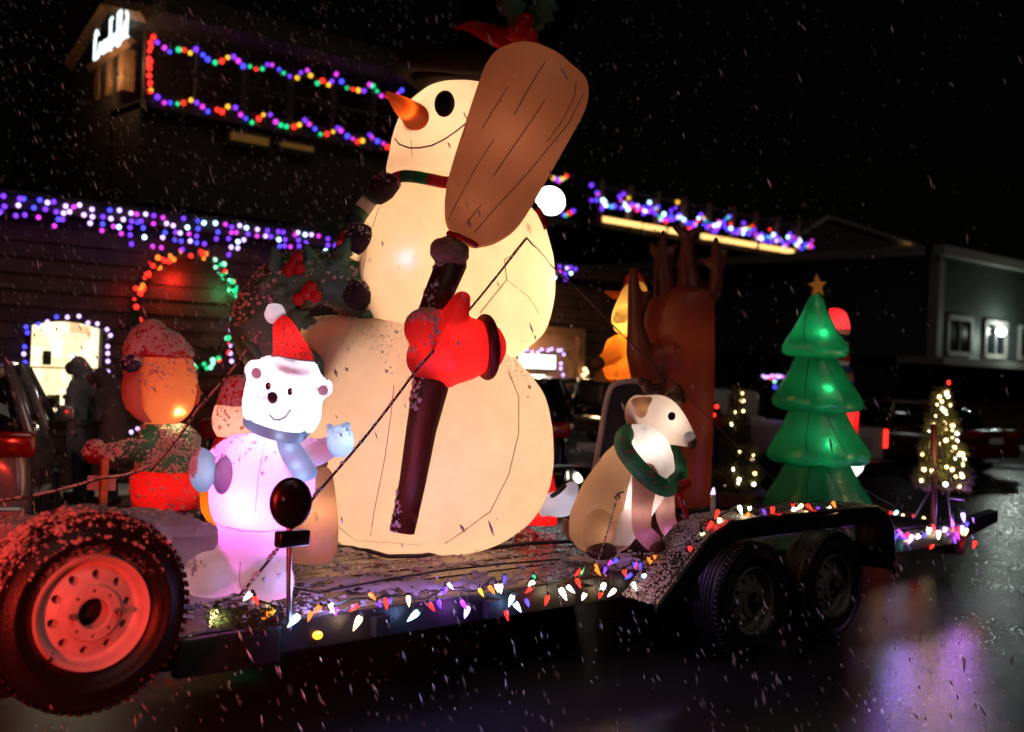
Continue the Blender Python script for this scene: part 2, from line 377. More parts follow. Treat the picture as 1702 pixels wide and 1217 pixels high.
# lit display window (arched head), recessed behind glass with goods standing in it
def shop_window(px0, py0, px1, py1, ybot):
    A = PY(px0, py0, SY - .05); B = PY(px1, py1, SY - .05); zt = (A.z + B.z) / 2 - .04; zb = ybot; xm = (A.x + B.x) / 2
    wn = link('window', None, shop, loc=V((xm, SY - .05, zb)) - wl(shop))
    arc = [(A.x, SY - .06, zb), (B.x, SY - .06, zb), (B.x, SY - .06, zt)] + [(B.x + (A.x - B.x) * t, SY - .06, zt + .07 * math.sin(PI * t)) for t in (.15, .3, .5, .7, .85)] + [(A.x, SY - .06, zt)]
    q = MB(); q.prism(arc, (0, -.008, 0)); part('lit_interior', q, M['shop_glow'], wn, smooth=False)
    q = MB(); n = len(arc)
    inn = [V(p) for p in arc]; c = sum(inn, V((0, 0, 0))) / n; outp = [c + (p - c) * 1.07 for p in inn]
    q.rings([[p + V((0, .01, 0)) for p in outp], [p + V((0, -.14, 0)) for p in outp], [p + V((0, -.14, 0)) for p in inn], [p + V((0, .01, 0)) for p in inn]], cap=False); part('frame', q, M['timber_dark'], wn, smooth=False)
    q = MB()
    for k in range(11):
        q.mi = k % 3; xx = rs.uniform(A.x + .12, A.x + (B.x - A.x) * .55); zz = zb + (.08 if k < 10 else .62)
        if k % 2: q.ell((xx, SY - .11, zz + rs.uniform(.05, .22)), (rs.uniform(.025, .06), .03, rs.uniform(.03, .08)), seg=8, rg=6)
        else: q.box((xx, SY - .11, zz + .1), (rs.uniform(.05, .1), .05, rs.uniform(.08, .18)), bev=.01)
    part('goods', q, [M['goods_tan'], M['goods_green'], M['goods_dark']], wn)
    q = MB(); q.box((xm, SY - .11, zb + .6), (B.x - A.x, .07, .02)); part('shelf', q, M['goods_tan'], wn, smooth=False)
    q = MB(); q.prism([p + V((0, -.1, 0)) for p in inn], (0, -.006, 0)); part('pane', q, M['glass'], wn, smooth=False)
    return A, B, zt, zb, arc
def shopglow():
    m_ = glow('shop_glow', (1, .78, .45), 1.9); t = m_.node_tree; b = t.nodes['Principled BSDF']; tc = t.nodes.new('ShaderNodeTexCoord'); v = t.nodes.new('ShaderNodeTexVoronoi'); v.inputs['Scale'].default_value = 4.5; v.distance = 'CHEBYCHEV'
    t.links.new(tc.outputs['Object'], v.inputs[0]); r = t.nodes.new('ShaderNodeValToRGB'); e = r.color_ramp.elements
    sx = t.nodes.new('ShaderNodeSeparateColor'); t.links.new(v.outputs['Color'], sx.inputs[0]); t.links.new(sx.outputs[0], r.inputs[0]); r.color_ramp.interpolation = 'CONSTANT'
    e[0].position = 0; e[0].color = (1, .83, .52, 1); e[1].position = .45; e[1].color = (1, .68, .36, 1)
    for p_, c_ in ((.62, (.75, .72, .35, 1)), (.74, (1, .9, .7, 1)), (.88, (.75, .4, .2, 1))): n_ = e.new(p_); n_.color = c_
    t.links.new(r.outputs[0], b.inputs['Emission Color'])
shopglow()
def glassmat():
    m_ = bpy.data.materials.new('glass'); m_.use_nodes = True; t = m_.node_tree; t.nodes.remove(t.nodes['Principled BSDF']); o = t.nodes['Material Output']
    a = t.nodes.new('ShaderNodeBsdfTransparent'); g_ = t.nodes.new('ShaderNodeBsdfGlossy'); g_.inputs['Roughness'].default_value = .03; f_ = t.nodes.new('ShaderNodeFresnel'); x_ = t.nodes.new('ShaderNodeMixShader')
    t.links.new(f_.outputs[0], x_.inputs[0]); t.links.new(a.outputs[0], x_.inputs[1]); t.links.new(g_.outputs[0], x_.inputs[2]); t.links.new(x_.outputs[0], o.inputs[0]); M['glass'] = m_
glassmat()
A, B, zt, zb, arc = shop_window(47, 532, 164, 545, 1.0)
lamp('window_light', 'AREA', ((A.x + B.x) / 2, SY - .35, 1.7), 14, (1, .82, .55), .9, rot=((A.x + B.x) / 2, 11, .6))
t = thing('window_light_string', 'blue and white string lights framing the bright arched shop window', 'string lights', (A.x, SY - .2, zb))
edge = [V((A.x - .06, SY - .22, zb)), V((A.x - .08, SY - .22, zt)), V(((A.x + B.x) / 2, SY - .22, zt + .15)), V((B.x + .08, SY - .22, zt)), V((B.x + .06, SY - .22, zb))]
def along(path, step):
    out = []; carry = 0
    for a, b_ in zip(path, path[1:]):
        L = (b_ - a).length; s_ = carry
        while s_ < L: out.append(a + (b_ - a) * (s_ / L)); s_ += step
        carry = s_ - L
    return out
ps = along(edge, .125); q = MB(); strip(q, edge); part('wire', q, M['green_wire'], t)
for i, p in enumerate(ps): bulb(t, p + V((rs.uniform(-.02, .02), 0, rs.uniform(-.035, .035))), 'violetw' if i > len(ps) * .45 and rs.random() < .9 else 'blue' if rs.random() < .7 else 'violetw', .055)

# icicle lights under the eave: two lengths, each with dropping strands
def icicles(pxa, pxb, label, n, seed):
    rg = random.Random(seed); ya = SY - .37
    xa, xb = PY(pxa, 400, ya).x, PY(pxb, 400, ya).x
    t_ = thing('icicle_lights', label, 'icicle lights', (xa, ya, EZ + .1), 'icicle lights along the shop eave'); q_ = MB(); strip(q_, [(xa, ya, EZ + .15), (xb, ya, EZ + .15)])
    k = 0; x = xa
    while x < xb and k < n:
        drop = rg.choice([1, 2, 3, 4, 5, 3, 4]); strip(q_, [(x, ya, EZ + .15), (x + rg.uniform(-.02, .02), ya - .01, EZ + .15 - drop * .095 - .05)], .003)
        for j in range(drop):
            if rg.random() < .12: continue
            bulb(t_, (x + rg.uniform(-.035, .035), ya - .02, EZ + .1 - j * .095 + rg.uniform(-.02, .02)), rg.choice(['violet', 'violet', 'blue', 'violetw', 'violetw', 'magenta', 'cool']), .062); k += 1
        x += rg.uniform(.085, .16)
    part('wire', q_, M['green_wire'], t_)
icicles(-12, 572, 'long purple and white icicle lights under the eave at the left', 290, 5)
icicles(922, 962, 'short length of purple icicle lights just right of the snowman', 40, 6)

# wreath of red and green bulbs on the boards
wc = PY(312, 517, SY - .16); t = thing('wall_wreath', 'big round wreath of red and green lights on the brown boards', 'wreath', wc)
R0 = .78; q = MB(); q.tube([wc + V((R0 * .93 * math.cos(a), 0, R0 * math.sin(a))) for a in [2 * PI * i / 40 for i in range(40)]], .06, 8, closed=True, cap=False); part('ring', q, M['needles'], t)
q = MB()
for i in range(1100):
    a = rs.uniform(0, 2 * PI); c = wc + V((R0 * .93 * math.cos(a), 0, R0 * math.sin(a))); d_ = V((rs.gauss(0, 1), rs.gauss(0, .6), rs.gauss(0, 1))).normalized(); s_ = d_.cross(V((.3, 1, .2))).normalized() * .012
    q.add([c + s_, c - s_, c + d_ * rs.uniform(.08, .15)], [(0, 1, 2)])
part('needles', q, M['needles'], t, kind='stuff')
for i in range(128):
    a = rs.uniform(-1.45, 4.4); deg = math.degrees(a); rr = R0 + rs.gauss(0, .035)
    colr = rs.choice(['green', 'greenw', 'greenw', 'green', 'green', 'red']) if deg < 72 else rs.choice(['red', 'red', 'red', 'red', 'orange'])
    if deg > 205 and rs.random() < .3: continue
    bulb(t, wc + V((rr * .93 * math.cos(a), rs.uniform(-.08, .03), rr * math.sin(a))), colr, rs.choice([.055, .065, .075]))
lamp('wreath_red', 'POINT', wc + V((-.18, -.02, .42)), 8, (1, .04, .02), .03); lamp('wreath_red_side', 'POINT', wc + V((-.85, -.02, .2)), .5, (1, .05, .02), .02); lamp('wreath_green', 'POINT', wc + V((.55, -.02, .3)), 2, (.1, 1, .4), .03)
t = thing('doorway_light_string', 'dangling cool white string lights beside the lit wreath', 'string lights', PY(385, 560, SY - .2))
path = [PY(385, 535, SY - .2), PY(380, 575, SY - .2), PY(386, 610, SY - .2)]; q = MB(); strip(q, path); part('wire', q, M['green_wire'], t)
for p in along(path, .11): bulb(t, p + V((rs.uniform(-.03, .03), 0, 0)), 'violetw', .06)
t = thing('low_light_string', 'short run of white lights low behind the elf shoulder', 'string lights', PY(220, 715, 12.6))
path = [PY(206, 722, 12.6), PY(226, 716, 12.6), PY(236, 705, 12.6)]; q = MB(); strip(q, path); part('wire', q, M['green_wire'], t)
for p in along(path, .09): bulb(t, p, 'violetw', .05)

# warm lit porch beside the snowman
def rect(px0, py0, px1, py1, y): a = PY(px0, py0, y); b_ = PY(px1, py1, y); return a, b_
a, b_ = rect(850, 552, 952, 690, SY - .09); q = MB(); q.box(((a.x + b_.x) / 2, SY - .08, (a.z + .14) / 2), (b_.x - a.x, .03, a.z - .14)); part('porch_panel', q, M['wall_warm'], shop, smooth=False)
q = MB(); q.box((b_.x + .07, SY - .12, a.z / 2), (.16, .14, a.z)); part('porch_post', q, M['timber_warm'], shop, smooth=False)
q = MB(); q.box(((a.x + b_.x) / 2, SY - .12, a.z + .07), (b_.x - a.x + .3, .14, .14)); part('porch_beam', q, M['timber_warm'], shop, smooth=False)
lamp('porch_light', 'POINT', PY(900, 568, SY - .75), 26, (1, .62, .3), .05); lamp('porch_light_low', 'POINT', PY(905, 640, SY - .6), 9, (1, .62, .3), .05)
glow('sign_glow', (1, .95, .85), 2.2)
for (px0, py0, px1, py1, lab) in ((863, 588, 922, 614, 'wide glowing white sign panel in the warm porch'), (872, 622, 905, 634, 'small glowing white panel below the wide sign'), (894, 638, 920, 649, 'lowest small glowing panel near the porch post')):
    a, b_ = rect(px0, py0, px1, py1, SY - .14); t = thing('lit_sign', lab, 'sign', (a + b_) / 2, 'lit panels in the porch')
    q = MB(); q.box((a + b_) / 2 + V((0, .022, 0)), (b_.x - a.x + .06, .03, a.z - b_.z + .06)); part('frame', q, M['timber_dark'], t, smooth=False)
    q = MB(); q.box((a + b_) / 2 - V((0, .005, 0)), (b_.x - a.x, .02, a.z - b_.z)); part('panel', q, M['sign_glow'], t, smooth=False)
t = thing('porch_light_string', 'purple lights outlining the top and right of the porch sign', 'string lights', PY(932, 585, SY - .2))
path = [PY(850, 585, SY - .25), PY(935, 581, SY - .25), PY(932, 662, SY - .25)]; q = MB(); strip(q, path); part('wire', q, M['green_wire'], t)
for p in along(path, .12): bulb(t, p + V((rs.uniform(-.03, .03), 0, rs.uniform(-.03, .03))), 'violetw', .06)
t = thing('warm_light_column', 'upright column of warm white lights left of the orange deer', 'string lights', PY(975, 640, SY - .3))
path = [PY(972, 614, SY - .3), PY(976, 658, SY - .3)]; q = MB(); strip(q, path, .02); part('wire', q, M['green_wire'], t)
for i, p in enumerate(along(path, .055)): bulb(t, p + V((.05 * math.sin(i * 2.4), 0, 0)), 'warm', .07)

# ================================================================== lodge with balcony further back
LY = 20.0
lodge = thing('lodge_building', 'dark lodge behind the shop with a gabled lit sign front', 'building', (4, LY, 0))
xl = PY(244, 100, LY).x; xr = PY(800, 200, LY).x
q = MB(); q.box(((xl + xr) / 2 + 1, LY + 4.5, 4.6), (xr - xl + 2, 6.0, 9.2)); part('wall', q, M['timber_dark'], lodge, smooth=False)
a = PY(245, 22, LY - .3); q = MB(); q.box(((xl + xr) / 2 + 1, LY + 2.3, a.z + .1), (xr - xl + 2, 6, .25)); part('roof', q, M['timber_dark'], lodge, smooth=False)
za, zb2 = PY(250, 66, LY).z, PY(250, 152, LY).z
q = MB(); q.box(((xl + xr) / 2, LY + .8, zb2 - .22), (xr - xl, 1.7, .16)); part('balcony_floor', q, M['timber_dark'], lodge, smooth=False)
for zz in (za, (za + zb2) / 2, zb2 - .05):
    q = MB(); q.box(((xl + xr) / 2, LY, zz), (xr - xl, .06, .07)); part('rail', q, M['timber_dark'], lodge, smooth=False)
for i in range(9):
    q = MB(); q.box((xl + (xr - xl) * i / 8, LY + .01, (za + zb2) / 2), (.1, .1, za - zb2 + .3)); part('rail_post', q, M['timber_dark'], lodge, smooth=False)
glow('dim_window', (1, .5, .1), .06)
for (p0, p1, p2, p3) in ((384, 219, 446, 243), (468, 236, 520, 252)):
    a, b_ = rect(p0, p1, p2, p3, LY - .02); wn = link('window', None, lodge, loc=V(a) - wl(lodge)); q = MB(); q.box((a + b_) / 2, (b_.x - a.x, .03, max(.1, a.z - b_.z))); part('pane', q, M['dim_window'], wn, smooth=False)
    q = MB(); q.box((a + b_) / 2 + V((0, .03, 0)), (b_.x - a.x + .16, .04, max(.1, a.z - b_.z) + .16)); part('frame', q, M['timber_dark'], wn, smooth=False)
q = MB(); q.box(((xl + xr) / 2, LY + .9, 5.6), (xr - xl, 1.4, 1.9)); part('lower_wall', q, M['timber_dark'], lodge, smooth=False)
# gable porch end on its left, facing down the street (plane x = const)
GX = xl
def G(px, py, dx=0): p = PX(px, py, GX + dx); return p
ap = PX(178, 8, GX); el = PX(128, 118, GX)
for nm, p0, p1 in (('gable_rafter', (180, 10), (118, 108)), ('gable_rafter', (180, 10), (246, 24))):
    q = MB(); q.tube([PX(*p0, GX), PX(*p1, GX)], .16, 4, rnd=False); part(nm, q, M['timber_warm'], lodge, smooth=False)
for (px, y0, y1) in ((171, 105, 168), (190, 96, 160), (210, 85, 152)):
    q = MB(); p0, p1 = PX(px, y0, GX + .1), PX(px, y1, GX + .1); q.box((p0 + p1) / 2, (.24, .24, (p0 - p1).length)); part('porch_column', q, M['timber_warm'], lodge, smooth=False)
    lamp('column_light', 'POINT', PX(px - 4, y0 + 18, GX - .3), 7, (1, .6, .28), .04)
q = MB(); p0, p1 = PX(150, 112, GX - .02), PX(218, 68, GX - .02); q.tube([p0, p1], .1, 4, rnd=False); part('sign_beam', q, M['timber_warm'], lodge, smooth=False)
lamp('gable_light', 'POINT', PX(168, 75, GX - .8), 9, (1, .65, .3), .05)
# glowing script sign: blurred letter strokes
glow('sign_white', (.80, .96, 1), 1.8)
t = thing('script_sign', 'glowing white script letters on the gable front at top left', 'sign', PX(184, 85, GX - .15))
def S_(u, v): # u along the sign 0..1, v height
    p0, p1 = PX(157, 99, GX - .15), PX(212, 66, GX - .15); return p0 + (p1 - p0) * u + UP * v
lets = [[(0, .0), (.0, .75), (.05, .9), (.09, .75)], [(.0, .05), (.08, 0), (.13, .12)], [(.14, .1), (.17, .42), (.23, .40), (.22, .05), (.27, .05)], [(.29, .05), (.31, .42), (.36, .4), (.37, .05)], [(.40, .2), (.44, .42), (.48, .3), (.45, .05), (.40, .15)], [(.49, .0), (.47, .95), (.52, 1.0)], [(.53, .1), (.56, .42), (.60, .1), (.64, .42)],
        [(.70, 0), (.70, 1.0), (.77, 1.05), (.78, .62), (.71, .5)], [(.71, .5), (.80, .3), (.76, 0), (.70, 0)], [(.82, .1), (.85, .45), (.89, .1), (.92, .6)], [(.94, .9), (.97, .75), (.95, .1), (1.0, .1)]]
for L in lets:
    q = MB(); q.tube([S_(u, v * .62) for u, v in L], .027, 6); part('letter', q, M['sign_white'], t)
for (px, py) in ((185, 150), (206, 136)):
    p = PX(px, py, GX + .3); q = MB(); q.ell(p, (.09, .09, .07), seg=10, rg=8); t2 = solo('porch_lamp', q, M['bulb_warm'], 'small warm porch lamp under the sign, %s one' % ('lower' if px == 185 else 'upper'), 'lamp', 'porch lamps under the sign')

# string lights on the balcony rails
def swag(pts, name, label, y, step, sag, n, cols, size=.09, seed=1, group=None, off=-.08, jit=.028):
    rg = random.Random(seed); P_ = [PY(px, py, y + off) for px, py in pts]; t_ = thing(name, label, 'string lights', P_[0], group); q_ = MB(); path = []
    for a_, b__ in zip(P_, P_[1:]):
        for k in range(n):
            for s_ in range(8):
                u = (k + s_ / 8) / n; path.append(a_ + (b__ - a_) * u - UP * (sag * 4 * (s_ / 8) * (1 - s_ / 8)))
    path.append(P_[-1]); strip(q_, path, .008); part('wire', q_, M['green_wire'], t_)
    for i, p in enumerate(along(path, step)): bulb(t_, p + V((rg.gauss(0, jit * .5), -abs(rg.gauss(0, .02)), rg.gauss(0, jit))), cols[i % len(cols)] if rg.random() < .8 else rg.choice(cols), size * rg.choice([.8, .9, 1, 1, 1.1]))
    return t_
MC = ['yellow', 'violet', 'magenta', 'blue', 'green', 'red']
swag([(252, 62), (668, 152)], 'balcony_light_string', 'multicoloured swagged lights along the upper balcony rail', LY, .145, .20, 7, MC, .10, 2, 'multicoloured lights on the lodge balcony')
swag([(250, 148), (668, 234)], 'balcony_light_string', 'multicoloured swagged lights along the lower balcony edge', LY, .15, .20, 7, MC, .10, 3, 'multicoloured lights on the lodge balcony')
swag([(250, 70), (248, 152)], 'red_light_drop', 'vertical run of red lights at the balcony corner', LY, .09, 0, 1, ['red', 'red', 'red'], .10, 4)

# ================================================================== second balcony, right of the snowman
HY = 33.0
hall = thing('hall_building', 'unlit two storey building with light strung balcony, right of the snowman', 'building', (20, HY, 0))
A1, B1 = PY(985, 318, HY), PY(1350, 402, HY)
q = MB(); q.box(((A1.x + B1.x) / 2, HY + 7, 4.3), (B1.x - A1.x + 1, 8, 8.6)); part('wall', q, M['timber_dark'], hall, smooth=False)
for i in range(9):
    x = A1.x + (B1.x - A1.x) * (i + .3) / 9.0; q = MB(); q.box((x, HY + .05, A1.z - .38), (.2, .2, 1.9)); part('rail_post', q, M['timber_warm'], hall, smooth=False)
q = MB(); q.box(((A1.x + B1.x) / 2, HY + .05, A1.z + .3), (B1.x - A1.x, .12, .12)); part('rail', q, M['timber_dark'], hall, smooth=False)
q = MB(); q.box(((A1.x + B1.x) / 2, HY + 1.45, A1.z - 1.38), (B1.x - A1.x, 2.8, .2)); part('balcony_floor', q, M['timber_dark'], hall, smooth=False)
glow('strip_warm', (1, .58, .18), 2.0)
for (p0, y0, p1, y1) in ((1001, 361, 1066, 372), (1070, 373, 1106, 381), (1112, 383, 1150, 392), (1166, 393, 1257, 415), (1263, 415, 1318, 424)):
    a, b_ = PY(p0, y0, HY - .02), PY(p1, y1, HY - .02); q = MB(); q.box(((a.x + b_.x) / 2, HY - .02, A1.z - 1.11), (b_.x - a.x, .09, .22)); part('light_strip', q, M['strip_warm'], hall, smooth=False)
swag([(985, 318), (1350, 400)], 'balcony_light_string', 'bunched purple and multicoloured lights on the far balcony rail', HY, .19, .48, 9, ['violet', 'magenta', 'violet', 'cool', 'yellow', 'violet', 'blue', 'green', 'violet', 'red'], .17, 9, 'lights on the far balcony', jit=.19)
swag([(985, 330), (1350, 404)], 'balcony_light_string', 'lower purple strand looped under the far balcony rail', HY, .25, .18, 9, ['violet', 'blue', 'violet', 'violetw', 'cool'], .17, 10, 'lights on the far balcony', jit=.15)
swag([(920, 296), (942, 290)], 'gable_light_string', 'small cluster of coloured lights above the bright floodlight', HY, .16, .15, 1, MC, .17, 12)
swag([(935, 356), (952, 350)], 'gable_light_string', 'few coloured lights right of the bright floodlight', HY, .2, .07, 1, ['violet', 'green', 'red'], .17, 13)
swag([(1413, 420), (1482, 420)], 'roof_light_string', 'few coloured lights on the far roof above the grey house', HY + 8, .3, .1, 1, ['blue', 'magenta', 'green', 'violet', 'red'], .13, 14)
swag([(1268, 625), (1302, 628)], 'window_light_string', 'short purple and pink light string left of the green tree', 17, .1, .0, 1, ['violetw', 'magenta', 'violetw', 'red'], .09, 15)
swag([(1288, 628), (1286, 645)], 'window_light_string', 'short purple drop of lights left of the green tree', 17, .12, .0, 1, ['violet', 'greenw', 'blue'], .09, 16)

# floodlight on its wall arm
fp = PY(915, 334, 17); t = thing('floodlight', 'glaring white floodlight behind the edge of the broom', 'floodlight', fp)
glow('flood', (.85, 1, .95), 16); q = MB(); q.ell(fp, (.36, .22, .29)); part('lamp_face', q, M['flood'], t)
q = MB(); q.box(fp + V((.03, .2, 0)), (.8, .2, .62), rot=Matrix.Rotation(-.2, 3, 'Z'), bev=.05); part('housing', q, M['dark_steel'], t)
q = MB(); q.tube([fp + V((.03, .2, 0)), fp + V((.05, 1.2, -.1)), fp + V((.05, 1.2, -fp.z))], .06, 8, rnd=False); part('pole', q, M['dark_steel'], t)
lamp('flood_light', 'SPOT', fp + V((0, -.45, 0)), 45, (.88, 1, .96), .12, rot=(3, 5, .5), spot=85)

# ================================================================== grey clapboard house at the right
KY = 15.0; kc = PY(1556, 500, KY); ke = PY(1556, 420, KY).z; kb = PY(1550, 592, KY).z; KX = kc.x
house = thing('grey_house', 'grey clapboard house with pale corner trim at the right', 'house', (KX, KY, 0))
q = MB(); q.box((KX + 8.02, KY + 8.02, (ke + kb) / 2), (16, 16, ke - kb)); part('wall', q, M['siding_grey'], house, smooth=False)
q = MB(); n = 22; hh = (ke - kb) / n
for i in range(n):
    z = kb + i * hh
    q.add([(KX + .1, KY + .01, z), (KX + 16, KY + .01, z), (KX + 16, KY - .03, z), (KX + .1, KY - .03, z), (KX + .1, KY + .004, z + hh), (KX + 16, KY + .004, z + hh)], [(0, 1, 2, 3), (3, 2, 5, 4)])
    q.add([(KX + .01, KY + .1, z), (KX + .01, KY + 16, z), (KX - .03, KY + 16, z), (KX - .03, KY + .1, z), (KX + .004, KY + .1, z + hh), (KX + .004, KY + 16, z + hh)], [(0, 1, 2, 3), (3, 2, 5, 4)])
part('clapboards', q, M['siding_grey'], house, smooth=False, kind='stuff')
q = MB(); q.box((KX, KY, (ke + kb) / 2), (.3, .3, ke - kb + .02)); part('corner_trim', q, M['trim_white'], house, smooth=False)
q = MB(); q.box((KX + 8, KY - .16, ke + .06), (16.6, .35, .26)); part('eave', q, M['trim_white'], house, smooth=False)
q = MB(); q.box((KX - .16, KY + 8.2, ke + .06), (.33, 15.9, .26)); part('eave', q, M['trim_white'], house, smooth=False)
q = MB(); q.add([(KX - .3, KY - .3, ke + .2), (KX + 16.5, KY - .3, ke + .2), (KX + 16.5, KY + 16, ke + .2), (KX - .3, KY + 16, ke + .2), (KX + 8, KY + 8, ke + .6)], [(0, 1, 4), (1, 2, 4), (2, 3, 4), (3, 0, 4), (3, 2, 1, 0)]); part('roof', q, M['roof_dark'], house, smooth=False)
q = MB(); q.box((KX + 8, KY + .3, kb - .12), (16.4, 1.4, .2)); part('porch_roof', q, M['trim_white'], house, smooth=False)
q = MB(); q.box((KX + 8, KY + 9, kb / 2 - .12), (16, 15.8, kb - .25)); part('ground_floor', q, M['timber_dark'], house, smooth=False)
def house_window(px0, py0, px1, py1):
    a, b_ = PY(px0, py0, KY - .05), PY(px1, py1, KY - .05); c = (a + b_) / 2; W, H = b_.x - a.x, a.z - b_.z; wn = link('window', None, house, loc=c - wl(house))
    q = MB(); q.box(c + V((0, .02, 0)), (W, .05, H)); part('pane', q, M['window_dark'], wn, smooth=False)
    for sx in (-1, 1): q = MB(); q.box(c + V((sx * (W / 2 + .06), 0, 0)), (.12, .12, H + .24)); part('side_trim', q, M['trim_white'], wn, smooth=False)
    for sz in (-1, 1): q = MB(); q.box(c + V((0, -.01, sz * (H / 2 + .07))), (W + .1, .12, .14)); part('trim', q, M['trim_white'], wn, smooth=False)
    q = MB(); q.box(c + V((0, -.012, 0)), (.07, .06, H)); part('mullion', q, M['curtain'], wn, smooth=False)
house_window(1577, 531, 1610, 586); house_window(1639, 539, 1668, 590); house_window(1697, 548, 1722, 594)
hp = PY(1664, 551, KY - .28); t = thing('wall_lamp', 'bright white wall lamp between the windows of the grey house', 'lamp', hp); q = MB(); q.ell(hp, (.15, .13, .13), seg=12, rg=8); glow('wall_lamp', (.9, 1, .93), 22); part('globe', q, M['wall_lamp'], t)
q = MB(); q.box(hp + V((0, .15, 0)), (.1, .16, .1)); part('bracket', q, M['dark_steel'], t, smooth=False)
lamp('house_lamp', 'POINT', hp + V((.25, -.42, -.05)), 55, (.85, 1, .92), .1)
# long low building between shop and house, mostly in the dark
q = MB(); qx0 = PX(1205, 600, KX).y
p0_, pk_, p1_ = PY(1330, 390, 48), PY(1372, 362, 48), PY(1530, 412, 48)
low = thing('far_house', 'dark gabled house roof standing behind the grey house', 'house', (pk_.x, 52, 0)); q = MB(); q.prism([p0_, pk_, p1_, V((p1_.x, 48, 0)), V((p0_.x, 48, 0))], (0, 8, 0)); part('wall', q, M['timber_dark'], low, smooth=False)
q = MB(); q.tube([p0_ - UP * 0 + V((0, -.2, 0)), pk_ + V((0, -.2, 0)), p1_ + V((0, -.2, 0))], .17, 4, rnd=False); part('rafter', q, M['trim_white'], low, smooth=False)
q = MB(); a = PY(1512, 414, 47.5); q.box(a, (1.2, .1, .3)); part('lit_window', q, M['strip_warm'], low, smooth=False)
# ================================================================== parked vehicles
def car(name, label, paint, loc, rz, kind='suv', lit=False, sy=1.0):
    """built nose to +Y, rear at y = 0, then turned into its bay"""
    t = thing(name, label, 'car', (0, 0, 0), 'cars parked along the shops'); L, W = (4.6, 1.86); H = 1.70 if kind == 'suv' else 1.45
    def section(rows, W0):
        R = []
        for (y, zlo, zhi, wl_, wh) in rows:
            ring = []
            for k in range(16):
                a = 2 * PI * (k + .5) / 16; cs, sn = math.cos(a), math.sin(a); cs = math.copysign(abs(cs) ** .42, cs); sn = math.copysign(abs(sn) ** .42, sn)
                f = (sn + 1) / 2; ring.append(V((cs * (wl_ + (wh - wl_) * f) / 2, y, zlo + (zhi - zlo) * f)))
            R.append(ring)
        return R
    zb = 1.20 if kind == 'suv' else .95
    q = MB(); q.rings(section(spline([(.02, .5, .8, W * .8, W * .8), (.08, .34, zb - .02, W * .94, W * .9), (.5, .25, zb, W, W * .93), (1.5, .22, zb, W, W * .94), (3.0, .22, zb, W, W * .94), (3.5, .22, zb - .05, W, W * .9), (4.2, .26, zb - .16, W * .97, W * .84), (4.52, .34, zb - .3, W * .88, W * .74), (4.6, .45, zb - .45, W * .76, W * .66)], 3), W)); part('body', q, M[paint], t)
    rear = .18 if kind == 'suv' else .75
    gh = [(rear - .05, zb - .06, zb + .1, W * .86, W * .8), (rear + .06, zb - .06, zb + .28, W * .88, W * .76), (rear + .32, zb - .06, H - .08, W * .9, W * .68), (rear + .7, zb - .06, H, W * .91, W * .68), (2.2, zb - .06, H, W * .91, W * .69), (2.75, zb - .06, H - .12, W * .9, W * .68), (3.25, zb - .06, zb + .2, W * .88, W * .72), (3.5, zb - .06, zb + .02, W * .85, W * .74)]
    q = MB(); q.rings(section(spline(gh, 3), W)); part('glasshouse', q, M['car_glass'], t)
    q = MB(); q.rings(section(spline([(rear + .36, H - .12, H + .01, W * .70, W * .66), (rear + .7, H - .07, H + .025, W * .71, W * .66), (2.2, H - .07, H + .025, W * .71, W * .66), (2.62, H - .17, H - .05, W * .72, W * .68)], 3), W)); part('roof', q, M[paint], t)
    for s in (-1, 1):
        for nm, p in (('rear_pillar', [(s * W * .455, rear + .08, zb - .03), (s * W * .35, rear + .5, H - .02)]), ('pillar', [(s * W * .462, 1.9, zb - .03), (s * W * .355, 1.95, H - .03)]), ('front_pillar', [(s * W * .452, 3.3, zb + .0), (s * W * .355, 2.62, H - .06)])):
            q = MB(); q.tube(p, .045, 6); part(nm, q, M[paint], t)
        q = MB(); q.box((s * W * .37, .06, zb - .10), (W * .24, .16, .2), bev=.05); part('tail_light', q, M['tail_red'], t)
        q = MB(); q.box((s * W * .32, 4.47, zb - .36), (W * .2, .2, .15), bev=.05); part('headlight', q, M['head_lens'] if not lit else M['head_lens'], t)
        q = MB(); q.box((s * W * .53, 3.0, zb + .05), (.16, .1, .14), bev=.04); part('mirror', q, M[paint], t)
        if lit: q = MB(); q.ell((s * .22 - .2, 4.62, .48), (.055, .04, .06), seg=10, rg=6); part('fog_lamp', q, M['bulb_white'], t)
    q = MB(); q.box((0, .02, .5), (W * .93, .16, .28), bev=.06); part('bumper', q, M[paint], t)
    q = MB(); q.box((0, -.005, zb - .22), (.5, .02, .12)); part('number_plate', q, M['paint_white'], t, smooth=False)
    for s in (-1, 1):
        for y in (.85, 3.65):
            q = MB(); q.lathe([(.2, -.1), (.32, -.11), (.345, -.07), (.345, .07), (.32, .11), (.2, .1)], 20, 'z'); q.v = [V((p.z, p.x, p.y)) for p in q.v]; q.v = [p + V((s * W * .44, y, .345)) for p in q.v]
            wv = part('wheel', q, M['rubber'], t); q = MB(); q.lathe([(.02, -.09), (.12, -.1), (.215, -.085), (.215, .085), (.12, .1), (.02, .09)], 16, 'z'); q.v = [V((p.z, p.x, p.y)) + V((s * W * .445, y, .345)) for p in q.v]; part('rim', q, M['steel'], wv)
    t.location = loc; t.rotation_euler.z = rz; t.scale = (1, sy, 1); return t
A45 = math.radians(-47); cw = V((math.cos(A45), math.sin(A45), 0)) * .90
A30 = math.radians(-24); cv = V((math.cos(A30), math.sin(A30), 0)) * .90
c1 = PY(66, 700, 8.6); car('parked_car', 'grey compact car parked at an angle at the far left', 'car_grey', (c1.x - cv.x, 8.7 - cv.y, 0), A30, sy=.62)
